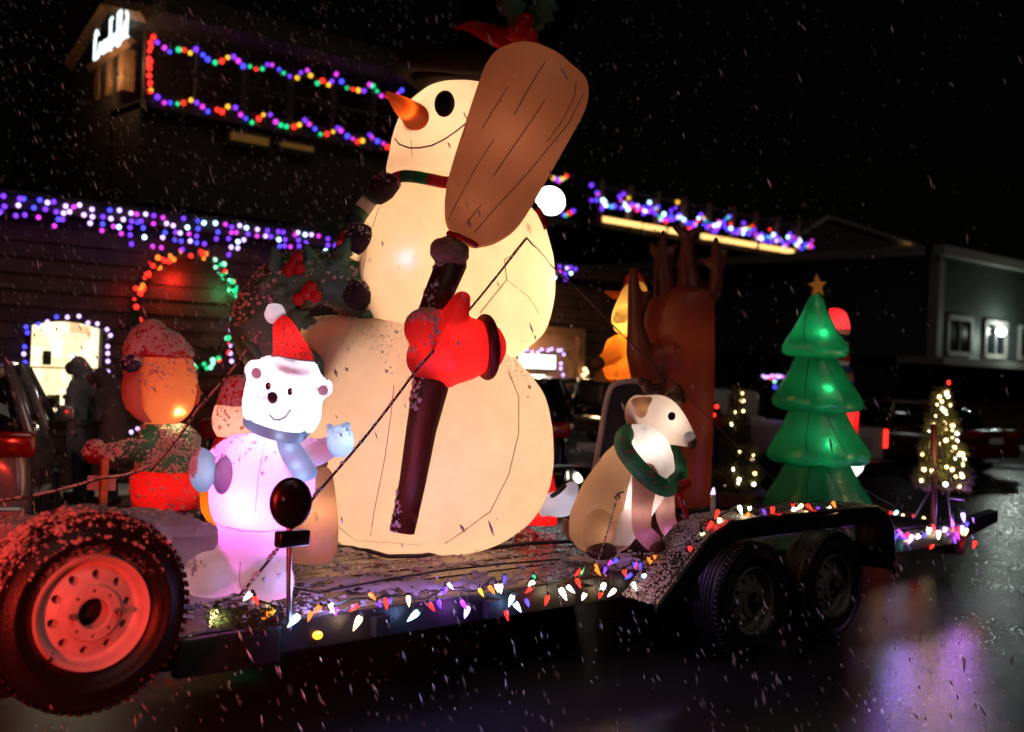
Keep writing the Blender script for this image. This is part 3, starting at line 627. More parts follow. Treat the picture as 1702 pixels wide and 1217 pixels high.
c2 = PY(332, 700, 10.2); car('parked_car', 'black car with silver roof edge parked behind the two elves', 'car_black', (c2.x + cw.x, 10.2 + cw.y, 0), A45)
c3 = PY(948, 680, 9.3); car('parked_car', 'dark car with red tail lamp right behind the snowman', 'car_black', (c3.x - cw.x, 9.3 - cw.y, 0), A45)
c4 = PY(1000, 700, 10.3); car('parked_car', 'silver car facing the street with two lit fog lamps', 'car_silver', (c4.x + .2, 14.2, 0), PI - .35, 'suv', True)
c5 = PY(1195, 690, 10.4); car('parked_car', 'dark car half hidden behind the lit potted tree', 'car_black', (c5.x, 10.8, 0), 0, 'suv')
c6 = PY(1500, 730, 11.2); car('parked_car', 'red car parked beyond the green tree at the right', 'car_red', (c6.x + 1.5, 10.0, 0), -.1, 'sedan')
c7 = PY(1660, 735, 9.5); car('parked_car', 'dark sedan with pale bumper at the right picture edge', 'car_black', (c7.x + 1.2, 10.5, 0), -.3, 'sedan')
# pale pickup tailgate right of the green tree
a, b_ = PY(1418, 706, 9.2), PY(1470, 762, 9.2); t = thing('pickup_truck', 'pale pickup truck seen tail on right of the green tree', 'truck', (a.x + .1, 9.2, 0)); xm = a.x + .1
q = MB(); q.box((xm, 10.4, .82), (1.8, 2.3, .56), bev=.06); part('cargo_bed', q, M['car_white'], t)
q = MB(); q.box((xm, 9.22, .84), (1.66, .06, .5), bev=.02); part('tailgate', q, M['car_white'], t)
q = MB(); q.box((xm, 9.19, .86), (.9, .03, .2), bev=.02); part('tailgate_panel', q, M['crate'], t)
for s in (-1, 1): q = MB(); q.box((xm + s * .88, 9.22, .92), (.13, .08, .3), bev=.02); part('tail_light', q, M['bulb_red'] if s > 0 else M['tail_red'], t)
q = MB(); q.box((xm, 9.12, .5), (1.8, .16, .16), bev=.03); part('bumper', q, M['chrome'], t)
q = MB(); q.box((xm, 12.4, .85), (1.8, 1.8, .6), bev=.1); q.box((xm, 12.2, 1.35), (1.6, 1.3, .5), bev=.15); part('cab', q, M['car_white'], t)
for s in (-1, 1):
    for y in (10.1, 13.0):
        q = MB(); q.lathe([(.2, -.1), (.34, -.1), (.36, 0), (.34, .1), (.2, .1)], 18, 'z'); q.v = [V((p.z + xm + s * .8, p.x + y, p.y + .36)) for p in q.v]; part('wheel', q, M['rubber'], t)

# ================================================================== two people in hooded coats on the pavement
def person(px, py_top, d, coat, label, face_left=True, stoop=0.0, seed=1):
    top = PD(px, py_top, d); H = top.z - .13; base = V((top.x, top.y, .13)); t = thing('person', label, 'person', base)
    fx = -RT if face_left else RT; k = H / 1.7; up = UP
    def at(f, s, z): return base + fx * (f * k) + FW * (s * k) + UP * (z * k)
    q = MB(); sh = stoop
    for s in (-1, 1):
        q.tube([at(0, s * .1, .92), at(.03, s * .1, .5), at(0, s * .1, .1)], [.095 * k, .065 * k, .05 * k], 10)
        q.tube([at(.0, s * .1, .06), at(.15, s * .1, .05)], [.055 * k, .045 * k], 8)
        q.tube([at(.04 + sh * .5, s * .2, 1.38), at(.05 + sh * .4, s * .24, 1.1), at(.26 + sh * .4, s * .15, 1.02)], [.06 * k, .05 * k, .036 * k], 10)
        hnd = at(.32 + sh * .4, s * .14, 1.02); q.ell(hnd, (.045 * k, .035 * k, .04 * k), seg=8, rg=6)
        for j in range(4): q.tube([hnd + UP * ((j - 1.5) * .018 * k), hnd + fx * (.06 - .008 * abs(j - 1.2)) * k + UP * ((j - 1.5) * .02 * k), hnd + fx * .08 * k - FW * (s * .03 * k) + UP * ((j - 1.5) * .02 * k)], [.011 * k, .010 * k, .008 * k], 6)
        q.tube([hnd + UP * .03 * k, hnd + UP * .06 * k + fx * .04 * k], [.013 * k, .010 * k], 6)
    q.tube([at(0, 0, .9), at(.02, 0, 1.15), at(.03 + sh * .4, 0, 1.38), at(.05 + sh * .7, 0, 1.5)], [.15 * k, .14 * k, .15 * k, .06 * k], 14)
    hc = at(.09 + sh, 0, 1.6); q.ell(hc, (.085 * k, .085 * k, .11 * k), seg=14, rg=10); q.ell(hc + fx * .085 * k - UP * .005 * k, (.018 * k,) * 3, seg=8, rg=6); q.ell(hc + fx * .06 * k - UP * .06 * k, (.03 * k,) * 3, seg=8, rg=6)
    body = fuse(q, .014, 3); part('body', body, M['skin'], t)
    q = MB()   # long hooded coat over the body
    q.tube([at(0, 0, .62), at(0, 0, .8), at(.02, 0, 1.1), at(.03 + sh * .4, 0, 1.36), at(.04 + sh * .6, 0, 1.46)], [.20 * k, .20 * k, .18 * k, .19 * k, .1 * k], 18, flat=1.12)
    for s in (-1, 1): q.tube([at(.03 + sh * .5, s * .19, 1.4), at(.05 + sh * .4, s * .25, 1.1), at(.24 + sh * .4, s * .16, 1.02)], [.085 * k, .075 * k, .06 * k], 12)
    q.ell(at(.05 + sh, 0, 1.61), (.115 * k, .115 * k, .135 * k)); q.tube([at(.03 + sh, 0, 1.6), at(-.02 + sh * .7, 0, 1.5), at(0, 0, 1.42)], [.115 * k, .12 * k, .16 * k], 14)
    for i in range(14):
        rp = random.Random(seed * 50 + i); q.ell(at(rp.uniform(-.19, .17), rp.uniform(-.2, .2), rp.uniform(.7, 1.35)), (rp.uniform(.02, .05) * k, .03 * k, rp.uniform(.05, .12) * k), seg=8, rg=6)
    part('coat', fuse(q, .016, 2), M[coat], t)
    q = MB(); q.ell(hc + fx * .055 * k - UP * .01 * k, (.065 * k, .07 * k, .085 * k), seg=14, rg=10); q.ell(hc + fx * .118 * k - UP * .01 * k, (.017 * k,) * 3, seg=8, rg=6); part('face', q, M['skin'], t)
    for s in (-1, 1): q = MB(); q.ell(hc + fx * .113 * k + FW * (s * .03 * k) + UP * .018 * k, (.009 * k,) * 3, seg=8, rg=6); part('eye', q, M['boot'], t)
    q = MB(); q.ell(hc + fx * .116 * k - UP * .05 * k, (.006 * k, .022 * k, .006 * k), seg=8, rg=6); part('mouth', q, M['berry'], t)
    q = MB()
    for s in (-1, 1): q.tube([at(0, s * .1, .8), at(.03, s * .1, .5), at(0, s * .1, .1)], [.115 * k, .085 * k, .075 * k], 10)
    part('trousers', q, M['jeans'], t); q = MB()
    for s in (-1, 1): q.tube([at(-.04, s * .1, .06), at(.15, s * .1, .055)], [.075 * k, .06 * k], 10)
    part('boots', q, M['boot'], t); return t, at
p1, at1 = person(146, 598, 12.6, 'coat_grey', 'person in a grey hooded raincoat looking down before the window', True, .06, 1)
p2, at2 = person(190, 617, 12.2, 'coat_dark', 'person bent forward in a dark hooded coat beside the raincoat', True, .12, 2)
q = MB(); c = PD(153, 686, 12.0); q.lathe([(.001, -.06), (.045, -.06), (.05, .06), (.001, .06)], 14, c=c); tag(link('mug', q.mesh('mug', M['tree_green'], c), loc=c), 'small green mug held by the person in the raincoat', 'mug')
# ================================================================== flatbed trailer
DZ, DY0, DY1, DX0, DX1 = .62, 4.45, 7.05, .6, 9.35
rt = random.Random(21)
trailer = thing('flatbed_trailer', 'long low flatbed trailer with tandem wheels carrying the lit figures', 'trailer', ((DX0 + DX1) / 2, (DY0 + DY1) / 2, 0))
nP = 17; pw = (DY1 - DY0 - .16) / nP
for i in range(nP):
    y = DY0 + .08 + (i + .5) * pw; cut = rt.uniform(3.0, 6.5)
    for xa, xb in ((DX0 + .08, cut), (cut, DX1 - .08)):
        q = MB(); q.box(((xa + xb) / 2, y, DZ - .02 + rt.uniform(-.004, .003)), (xb - xa - .006, pw - .014, .04), bev=.005); part('deck_plank', q, M[rt.choice(['deck_wood', 'deck_wood', 'deck_wood_pale', 'deck_wood_dark'])], trailer, smooth=False)
q = MB(); q.box(((DX0 + DX1) / 2, (DY0 + DY1) / 2, DZ - .075), (DX1 - DX0 - .2, DY1 - DY0 - .2, .05)); part('deck_bed', q, M['dark_steel'], trailer, smooth=False)
for nm, y in (('side_rail', DY0 + .035), ('side_rail', DY1 - .035)):
    q = MB(); q.box(((DX0 + DX1) / 2, y, DZ - .06), (DX1 - DX0, .07, .15), bev=.008); part(nm, q, M['dark_steel'], trailer, smooth=False)
for nm, x in (('end_rail', DX0 + .035), ('end_rail', DX1 - .035)):
    q = MB(); q.box((x, (DY0 + DY1) / 2, DZ - .06), (.07, DY1 - DY0 - .15, .15), bev=.008); part(nm, q, M['dark_steel'], trailer, smooth=False)
for i in range(12):
    x = 1.0 + i * .72
    if 5.2 < x < 7.9: continue
    q = MB(); q.box((x, DY0 - .025, DZ - .07), (.09, .05, .1), bev=.006); part('stake_pocket', q, M['dark_steel'], trailer, smooth=False)
for y in (5.0, 6.5): q = MB(); q.box(((DX0 + DX1) / 2 - .4, y, DZ - .18), (DX1 - DX0 - .5, .1, .15)); part('frame_beam', q, M['dark_steel'], trailer, smooth=False)
for x in (5.97, 6.92): q = MB(); q.tube([(x, 4.5, .39), (x, 7.0, .39)], .05, 10, rnd=False); part('axle', q, M['dark_steel'], trailer)
q = MB(); q.box((2.35, DY0 - .01, DZ - .08), (.5, .06, .17), bev=.01); part('front_bracket', q, M['dark_steel'], trailer, smooth=False)
q = MB(); q.box((9.3, 4.62, .5), (.12, .3, .26), bev=.02); part('mud_flap', q, M['dark_steel'], trailer, smooth=False)
q = MB(); q.prism([(9.36, 4.46, .66), (9.95, 4.46, .72), (9.95, 4.46, .62), (9.36, 4.46, .52)], (0, .1, 0)); part('ramp_hinge', q, M['dark_steel'], trailer, smooth=False)
q = MB(); p = PY(528, 1056, DY0 - .01); q.ell(p, (.026, .02, .02), seg=12, rg=8); part('marker_light', q, M['bulb_amber'], trailer)

# wheels: tyre with tread grooves, pierced steel rim (seen face towards -Y)
def rim_mesh(c, r):
    q = MB(); prof = [(r * 1.0, .0), (r * .97, -.02), (r * .9, -.005), (r * .86, .035), (r * .80, .05), (r * .72, .03), (r * .58, .012), (r * .50, .005), (r * .46, -.012), (r * .30, -.016), (r * .26, -.012), (r * .255, .05), (r * .3, .09), (r * .8, .1), (r * .97, .1)]
    R = []
    for (rr, y) in prof: R.append([V((rr * math.cos(2 * PI * j / 72), y, rr * math.sin(2 * PI * j / 72))) for j in range(72)])
    R.append(R[0]); q.rings(R, cap=False)
    o = bpy.data.objects.new('rim', q.mesh('rim', [])); COL.objects.link(o)
    cut = MB()
    for k in range(10): a = 2 * PI * (k + .3) / 10; cut.lathe([(.001, -.2), (r * .078, -.2), (r * .078, .2), (.001, .2)], 16, 'z'); n_ = 64; cut.v[-n_:] = [V((p.x + r * .64 * math.cos(a), p.z, p.y + r * .64 * math.sin(a))) for p in cut.v[-n_:]]
    for k in range(8): a = 2 * PI * k / 8; cut.lathe([(.001, -.2), (r * .035, -.2), (r * .035, .2), (.001, .2)], 12, 'z'); n_ = 48; cut.v[-n_:] = [V((p.x + r * .385 * math.cos(a), p.z, p.y + r * .385 * math.sin(a))) for p in cut.v[-n_:]]
    oc = bpy.data.objects.new('cut', cut.mesh('cut', [])); COL.objects.link(oc)
    b = o.modifiers.new('b', 'BOOLEAN'); b.operation = 'DIFFERENCE'; b.object = oc; b.solver = 'EXACT'
    e = evaluated(o); out = MB(); out.v = [v.co.copy() + V(c) for v in e.vertices]; out.f = [tuple(p.vertices) for p in e.polygons]; out.m = [0] * len(out.f)
    bpy.data.objects.remove(o); bpy.data.objects.remove(oc); return out
def tyre_mesh(c, r, w_):
    prof = [(r * .57, .02), (r * .60, .0), (r * .68, -.018), (r * .74, -.022), (r * .755, -.027), (r * .77, -.022), (r * .86, -.014), (r * .915, -.004), (r * .93, -.007), (r * .96, .01), (r * .985, .03)]
    n = 5
    for k in range(n):
        y0 = .035 + (w_ - .07) * k / n; y1 = .035 + (w_ - .07) * (k + 1) / n
        prof += [(r, y0 + .004), (r, y1 - .008), (r * .972, y1 - .006), (r * .972, y1)]
    prof += [(r * .985, w_ - .03), (r * .93, w_), (r * .8, w_ + .015), (r * .6, w_), (r * .57, w_ - .02)]
    R = []; N = 96
    for (rr, y) in prof: R.append([V((rr * math.cos(2 * PI * j / N), y, rr * math.sin(2 * PI * j / N))) + V(c) for j in range(N)])
    R.append(R[0]); q = MB(); q.rings(R, cap=False)
    for j in range(64):    # shoulder blocks
        a = 2 * PI * j / 64; M3 = Matrix.Rotation(-a, 3, 'Y'); q.box(V(c) + M3 @ V((r * .978, .018, 0)), (r * .025, .04, r * .055), rot=M3)
    return q
def wheel(parent_thing, name, c, r, snow=False, rimmat='white_steel'):
    wv = link(name, None, parent_thing, loc=V(c) - wl(parent_thing)) if parent_thing else None
    return wv
sc_ = PY(156, 1020, 4.10); sr = .385
spare = thing('spare_wheel', 'spare wheel with white steel rim hung on the near front of the trailer', 'wheel', sc_ + V((0, .12, 0)))
ty = tyre_mesh(sc_, sr, .235); part('tyre', ty, M['rubber'], spare); part('rim', rim_mesh(sc_ + V((0, .012, 0)), sr * .575), M['white_steel'], spare, smooth=False).data.polygons.foreach_set('use_smooth', [False] * 0 or [])
for a in (0, PI): q = MB(); q.tube([sc_ + V((.385 * sr * .575 * math.cos(a), .06, 0)), sc_ + V((.385 * sr * .575 * math.cos(a), -.035, 0))], .011, 8); part('stud', q, M['steel'], spare)
q = MB(); q.lathe([(.001, 0), (.052, 0), (.052, .01), (.001, .01)], 24, 'z'); q.v = [V((p.x, p.z, p.y)) + sc_ + V((0, .075, 0)) for p in q.v]; q.lathe([(.001, .07), (.21, .07), (.21, .09), (.001, .09)], 24, 'z'); n_ = 96; q.v[-n_:] = [V((p.x, p.z, p.y)) + sc_ + V((0, .06, 0)) for p in q.v[-n_:]]
part('hub_plate', q, M['dark_steel'], spare)
q = MB(); q.tube([sc_ + V((-.14, .03, -.14)), sc_ + V((-.16, -.015, -.15))], .007, 8); part('valve', q, M['rubber'], spare)
snow_on(ty, spare, 2600, .0065, thr=.35, seed=4, test=lambda p: p.z > sc_.z + .12, dens=-.1, squash=.5)
snow_on(ty, spare, 500, .011, thr=.6, seed=9, test=lambda p: p.z > sc_.z + .2, dens=-.2, squash=.5)
q = MB(); q.box((sc_.x, 4.44, DZ - .02), (.3, .2, .1)); part('spare_bracket', q, M['dark_steel'], trailer, smooth=False)
w0 = None
for i, x in enumerate((5.97, 6.92)):
    c = V((x, 4.24, .388))
    if w0 is None:
        tm = tyre_mesh(V((0, 0, 0)), .388, .22).mesh('tyre', M['rubber']); rm = rim_mesh(V((0, .012, 0)), .388 * .575).mesh('rim', M['rim_dirty'], smooth=False); rm2 = rm
        q = MB(); q.lathe([(.001, -.06), (.04, -.055), (.05, -.02), (.05, .08), (.001, .08)], 20, 'z'); q.v = [V((p.x, p.z, p.y)) for p in q.v]; hm = q.mesh('hub', M['dark_steel'])
    wv = link('wheel', tm, trailer, loc=c - wl(trailer)); link('rim', rm2, wv); link('hub', hm, wv)
    wv.rotation_euler.y = i * .7
for i, x in enumerate((5.97, 6.92)):
    wv = link('wheel', tm, trailer, loc=V((x, 7.26, .388)) - wl(trailer)); wv.rotation_euler.z = PI; link('rim', rm, wv)
# fender over both wheels
fy0, fy1 = 4.16, 4.47
prof = [(4.93, .50), (5.30, .80), (5.42, .88), (5.56, .93), (5.75, .95), (7.15, .95), (7.34, .93), (7.48, .86), (7.56, .74), (7.60, .45)]
def fender(y0, y1):
    q = MB(); P2 = spline(prof, 3)
    q.rings([[V((x, y0, z)) for x, z in P2], [V((x, y1, z)) for x, z in P2]], cap=False)
    q.f = [f for f in q.f]; n = len(P2); q.f = [(i, i + 1, n + i + 1, n + i) for i in range(n - 1)]; q.m = [0] * len(q.f); return q
fd = fender(fy0, fy1); o = part('fender', fd, M['dark_steel'], trailer); s_ = o.modifiers.new('s', 'SOLIDIFY'); s_.thickness = .012
P3 = spline(prof, 3); inner = [(6.36 + (x - 6.36) * .945, max(.46, z - .13)) for x, z in P3]; q = MB()
q.rings([[V((x, fy0 + .004, z - .004)) for x, z in P3], [V((x, fy0 + .004, z)) for x, z in inner], [V((x, fy0 + .018, z)) for x, z in inner], [V((x, fy0 + .018, z - .004)) for x, z in P3]], cap=False); n = len(P3); q.f = [(a * n + i, a * n + i + 1, (a + 1) * n + i + 1, (a + 1) * n + i) for a in range(3) for i in range(n - 1)]; q.m = [0] * len(q.f)
part('fender_skirt', q, M['dark_steel'], trailer)
q = MB(); q.tube([V((x, fy0, z - .012)) for x, z in spline(prof, 3)], .016, 8); part('fender_lip', q, M['dark_steel'], trailer)
q = MB(); q.prism([(4.93, fy0 + .02, .505), (5.28, fy0 + .02, .79), (5.34, fy0 + .02, .48), (4.95, fy0 + .02, .44)], (0, .02, 0)); part('fender_gusset', q, M['dark_steel'], trailer, smooth=False)
snow_on(fd, trailer, 3600, .0068, thr=-2, seed=5, test=lambda p: p.x < 5.9, dens=-.35, squash=.45)
snow_on(fd, trailer, 1200, .006, thr=-2, seed=6, test=lambda p: p.x >= 5.7, dens=-.1, squash=.4)
fo = fender(7.03, 7.34); o = part('fender', fo, M['dark_steel'], trailer); s_ = o.modifiers.new('s', 'SOLIDIFY'); s_.thickness = .012

# snow lying on the deck: broken sheet with ragged holes, heavier near the bear
q = MB(); st = .035; nx = int((5.6 - DX0) / st); ny = int((DY1 - DY0) / st); idx = {}
def sh(x, y):
    n1 = noise.noise(V((x * 1.6, y * 2.6, 3))) + .55 * noise.noise(V((x * 6, y * 8, 1))) + .3 * noise.noise(V((x * 17, y * 17, 2)))
    b = .20 - .13 * max(0, x - 2.4) - .10 * max(0, y - 5.2)
    if x > 4.0 and y > 5.0: b -= .35
    if 4.95 < x < 5.5 and y < 5.0: b += .55
    gap = abs(((y - DY0 - .08) / pw) % 1 - .0); gap = min(gap, 1 - gap)
    return n1 + b - (.25 if gap < .14 else 0)
for i in range(nx):
    for j in range(ny):
        x, y = DX0 + .05 + i * st, DY0 + .02 + j * st
        if sh(x + st / 2, y + st / 2) < .16: continue
        f = []
        for a, b in ((0, 0), (1, 0), (1, 1), (0, 1)):
            k = (i + a, j + b)
            if k not in idx:
                X, Y = DX0 + .05 + k[0] * st, DY0 + .02 + k[1] * st; h_ = max(0, sh(X, Y) - .1); idx[k] = len(q.v)
                q.v.append(V((X + rt.uniform(-.01, .01), Y + rt.uniform(-.01, .01), DZ + .004 + min(.03, h_ * .05) + (.010 * noise.noise(V((X * 30, Y * 30, 0)))))))
            f.append(idx[k])
        q.f.append(tuple(f)); q.m.append(0)
part('snow', q, M['snow'], trailer, kind='stuff')
dk = MB(); dk.add([(DX0, DY0, DZ), (6.6, DY0, DZ), (6.6, 6.2, DZ), (DX0, 6.2, DZ)], [(0, 1, 2, 3)])
snow_on(dk, trailer, 3000, .013, thr=-2, seed=15, dens=.02, squash=.6, test=lambda p: p.x < 5.7)

# snowy crate at the front, sign post lamp
cr = PZ(165, 905, DZ); t = thing('crate', 'snow topped grey crate behind the spare wheel', 'crate', (2.2, 5.7, DZ))
A_, B_ = V((1.75, 5.30, 0)), V((2.75, 5.30, 0))
q = MB(); q.box((2.22, 5.65, DZ + .16), (1.0, .75, .32), bev=.02); part('box', q, M['crate'], t)
q2 = MB(); n = 26; R = []
for j in range(16):
    R.append([V((1.70 + 1.04 * i / n + rt.uniform(-.006, .006), 5.25 + .8 * j / 15, DZ + .325 + .05 * math.sin(PI * min(1, max(0, i / n))) ** .5 * math.sin(PI * j / 15) ** .4 + .012 * noise.noise(V((i * .6, j * .6, 1))) - (.03 if i in (0, n) or j in (0, 15) else 0))) for i in range(n + 1)])
for a, b in zip(R, R[1:]):
    k = len(q2.v); q2.v += a + b; q2.f += [(k + i, k + i + 1, k + n + 2 + i, k + n + 1 + i) for i in range(n)]; q2.m += [0] * n
part('snow_cap', q2, M['snow'], t, kind='stuff'); snow_on(q2, t, 400, .016, thr=.2, seed=31, dens=-.4)
pp = PY(481, 1035, DY0 - .06); t = thing('round_trailer_lamp', 'black round lamp on a short post seen from behind, before the bear', 'lamp', pp)
lc = PY(484, 836, DY0 - .06); q = MB(); q.lathe([(.001, -.022), (.06, -.02), (.088, -.014), (.098, -.004), (.098, .02), (.08, .04), (.001, .045)], 28, 'z', wob=None); q.v = [Matrix.Rotation(-.3, 3, 'Z') @ V((p.x * .98, p.z, p.y * 1.18)) + lc for p in q.v]; part('lamp_housing', q, M['black_plastic'], t)
q = MB(); q.box(PY(486, 895, DY0 - .06), (.16, .06, .075), bev=.012); part('junction_box', q, M['black_plastic'], t)
q = MB(); q.tube([PY(481, 870, DY0 - .05), PY(480, 1045, DY0 - .05)], .013, 8); part('post', q, M['steel'], t)
q = MB(); q.ell(PY(470, 828, DY0 - .16), (.009, .006, .009), seg=8, rg=6); part('red_glint', q, M['tail_red'], t)  # red dot built on the black housing as a reflected glint
# snow-dusted rail garland at the bear's feet
q = MB(); rg = random.Random(44)
for i in range(900):
    c = PY(rg.uniform(345, 470), rg.uniform(1012, 1042), DY0 - .05 + rg.uniform(-.05, .04)); d_ = V((rg.gauss(0, 1), rg.gauss(0, .6), rg.gauss(0, .7))).normalized(); s_ = d_.cross(V((.3, 1, .2))).normalized() * .004; q.add([c + s_, c - s_, c + d_ * rg.uniform(.02, .05)], [(0, 1, 2)])
gar = solo('pine_garland', q, M['needles'], 'scrap of pine garland on the rail under the bear', 'garland', base=PY(400, 1030, DY0 - .05))

# coloured cone bulbs: near rail, fender, tail
near = [(355, 1023, 'warm', 2), (413, 990, 'white', 1), (425, 996, 'red', 1), (452, 1018, 'yellow', 1), (441, 1022, 'orange', 1), (490, 1030, 'cool', 2), (529, 1011, 'orange', 1.2), (551, 1009, 'warm', 1.2), (595, 1033, 'warm', 2), (642, 1001, 'red', 1.2), (679, 997, 'warm', 1.1), (689, 1022, 'cool', 2), (716, 1007, 'red', 1.1), (730, 1003, 'violet', 1), (770, 1004, 'magenta', 1.3), (776, 1016, 'violetw', 1.9), (799, 983, 'yellow', 1), (816, 979, 'orange', 1.2), (832, 976, 'white', 1.3), (850, 996, 'cool', 1.7), (859, 1007, 'cool', 1.9), (842, 1021, 'red', 1.2),
        (884, 969, 'warm', 1.3), (880, 980, 'red', 1.1), (909, 996, 'red', 1.3), (876, 1001, 'blue', 1), (935, 985, 'white', 2), (947, 978, 'white', 1.3), (961, 968, 'red', 1.4), (971, 990, 'white', 1.3), (1002, 976, 'white', 1.8), (998, 988, 'red', 1.2), (1018, 984, 'white', 1.5), (1038, 951, 'red', 1.4), (1046, 957, 'blue', 1.1), (1054, 973, 'white', 1.2), (1072, 961, 'cool', 1.8), (1087, 954, 'red', 1.2), (1097, 955, 'warm', 1.3), (1112, 928, 'violetw', 1.3), (1128, 928, 'warm', 1.2), (1120, 940, 'orange', 1.1)]
fend = [(1147, 913, 'red', 1.3), (1168, 889, 'warm', 1.5), (1181, 872, 'red', 1.4), (1196, 867, 'warm', 1.6), (1192, 853, 'red', 1.3), (1230, 846, 'white', 1.4), (1246, 845, 'white', 1.2), (1243, 856, 'orange', 1.4), (1284, 848, 'red', 1.6), (1319, 848, 'warm', 1.6), (1318, 840, 'red', 1.1), (1330, 842, 'warm', 1.4), (1344, 842, 'red', 1.4), (1379, 846, 'white', 1.7), (1386, 838, 'orange', 1.2)]
tail = [(1450, 890, 'warm', 1.4), (1461, 890, 'orange', 1.2), (1470, 888, 'warm', 1.2), (1484, 906, 'greenw', 2), (1476, 896, 'green', 1), (1489, 891, 'blue', 1.2), (1480, 885, 'red', 1), (1495, 885, 'magenta', 1.2), (1501, 893, 'violet', 1.6), (1508, 889, 'red', 1.3), (1514, 895, 'violetw', 2.2), (1526, 892, 'white', 1.6), (1536, 889, 'blue', 1.2), (1544, 881, 'white', 2.2), (1551, 877, 'red', 1.4), (1560, 887, 'white', 1.8), (1570, 882, 'violetw', 2.2), (1583, 872, 'red', 1.4), (1590, 889, 'magenta', 1.4), (1594, 881, 'red', 1.3), (1599, 880, 'warm', 1.7), (1606, 883, 'warm', 1.2), (1601, 858, 'violetw', 2), (1607, 872, 'blue', 1), (1549, 909, 'red', .9), (1586, 897, 'violet', 1.5), (1620, 904, 'red', 1.4)]
far = [(1447, 850, 'red', 1.2), (1457, 853, 'warm', 1.6), (1480, 854, 'red', 1.4), (1489, 853, 'cool', 1.9), (1501, 858, 'warm', 1.4), (1519, 859, 'red', 1.4), (1536, 862, 'warm', 1.4)]
def strand(pts, y, label, seed, size=.052, drop=None):
    rg = random.Random(seed); P_ = [PY(a, b, y) for a, b, *_ in pts]; o_ = sorted(range(len(P_)), key=lambda i: P_[i].x)
    t_ = thing('string_lights', label, 'string lights', P_[o_[0]], 'cone bulb strands on the trailer'); q_ = MB(); path = []
    for i in o_: path.append(P_[i] + V((rg.uniform(-.005, .005), .015, .035 * rg.uniform(.7, 1.2))))
    sm_ = [sum(path[max(0, i - 2):i + 3], V((0, 0, 0))) / len(path[max(0, i - 2):i + 3]) + V((0, 0, .012 * math.sin(i * 1.3))) for i in range(len(path))]
    q_.tube(spline([tuple(p) for p in sm_], 3), .005, 5, rnd=False); part('wire', q_, M['green_wire'], t_)
    for p, s_ in zip(path, sm_):
        if (p - s_).length > .012: q_ = MB(); q_.tube([s_, p], .003, 5, rnd=False); part('lead', q_, M['green_wire'], t_)
    for i, p in enumerate(P_):
        bulb(t_, p, pts[i][2], size * .96 * pts[i][3] ** .55, 'cone', .8, rg)
        hue = {'cool': (.22, .42, 1), 'violetw': (.42, .12, 1), 'magenta': (.8, .05, .8), 'blue': (.1, .2, 1), 'greenw': (.2, 1, .5), 'red': (1, .03, .02), 'orange': (1, .25, .05)}.get(pts[i][2], (1, .66, .32))
        if pts[i][3] >= 1.3: lamp('bulb_glow', 'POINT', p + V((0, -.05, -.02)), .11 * pts[i][3] ** 2.2, hue, .02)
re_ = random.Random(77)
for i in range(26): x = re_.uniform(500, 1115); near.append((x, 1047 - .1435 * (x - 380) + re_.uniform(-24, -4), re_.choice(['red', 'blue', 'violet', 'orange', 'green', 'magenta', 'warm', 'blue']), re_.uniform(.7, 1.1)))
for i in range(9): x = re_.uniform(1205, 1440); fend.append((x, 851 + re_.uniform(-5, 4) + max(0, x - 1395) * .3, re_.choice(['red', 'violet', 'warm', 'orange', 'blue']), re_.uniform(.8, 1.2)))
strand(near, DY0 - .06, 'large coloured cone bulbs strung along the near edge of the trailer', 1)
strand(fend, 4.22, 'red and white cone bulbs draped over the fender', 2)
strand(tail, 4.44, 'crowded cone bulbs at the tail of the trailer', 3, .060)
strand(far, 5.6, 'short row of cone bulbs on the far side beyond the fender', 4)
q = MB(); q.tube([PD(1185, 822, 8.3), PD(1185, 850, 8.3)], .02, 8); pl = thing('candle_light', 'single purple candle bulb standing left of the lit potted tree', 'light', PD(1185, 850, 8.3)); part('holder', q, M['white_steel'], pl)
q = MB(); q.tube([PD(1186, 812, 8.3), PD(1185, 822, 8.3)], [.008, .02], 8); part('bulb', q, M['bulb_violetw'], pl)
lamp('strand_blue', 'POINT', PY(560, 985, 4.40), 10, (.45, .35, 1), .1); lamp('strand_violet', 'POINT', PY(760, 965, 4.40), 9, (.5, .25, 1), .1); lamp('strand_violet_tail', 'POINT', PY(1120, 900, 4.45), 5, (.45, .2, 1), .05)
lamp('strand_violet_end', 'POINT', PY(1505, 884, 4.38), 7, (.36, .15, 1), .05); lamp('strand_violet_end', 'POINT', PY(1600, 870, 4.38), 6, (.38, .15, 1), .05); lamp('tree_glow', 'POINT', PD(1570, 740, 8.95), 7, (1, .72, .36), .12)
q = MB(); q.tube([PZ(x, y, DZ + .02) for x, y in ((553, 908), (600, 912), (645, 925), (700, 924), (755, 914), (800, 912), (880, 903), (960, 900))], .014, 8); solo('power_cord', q, M['cord'], 'black power cord lying along the foot of the snowman', 'cord')
q = MB(); q.tube([PZ(x, y, DZ + .03) for x, y in ((490, 978), (530, 985), (580, 975), (650, 962), (740, 948), (830, 938), (930, 930))], .006, 6); solo('thin_cord', q, M['cord'], 'thin black cord lying in the snow on the deck planks', 'cord')
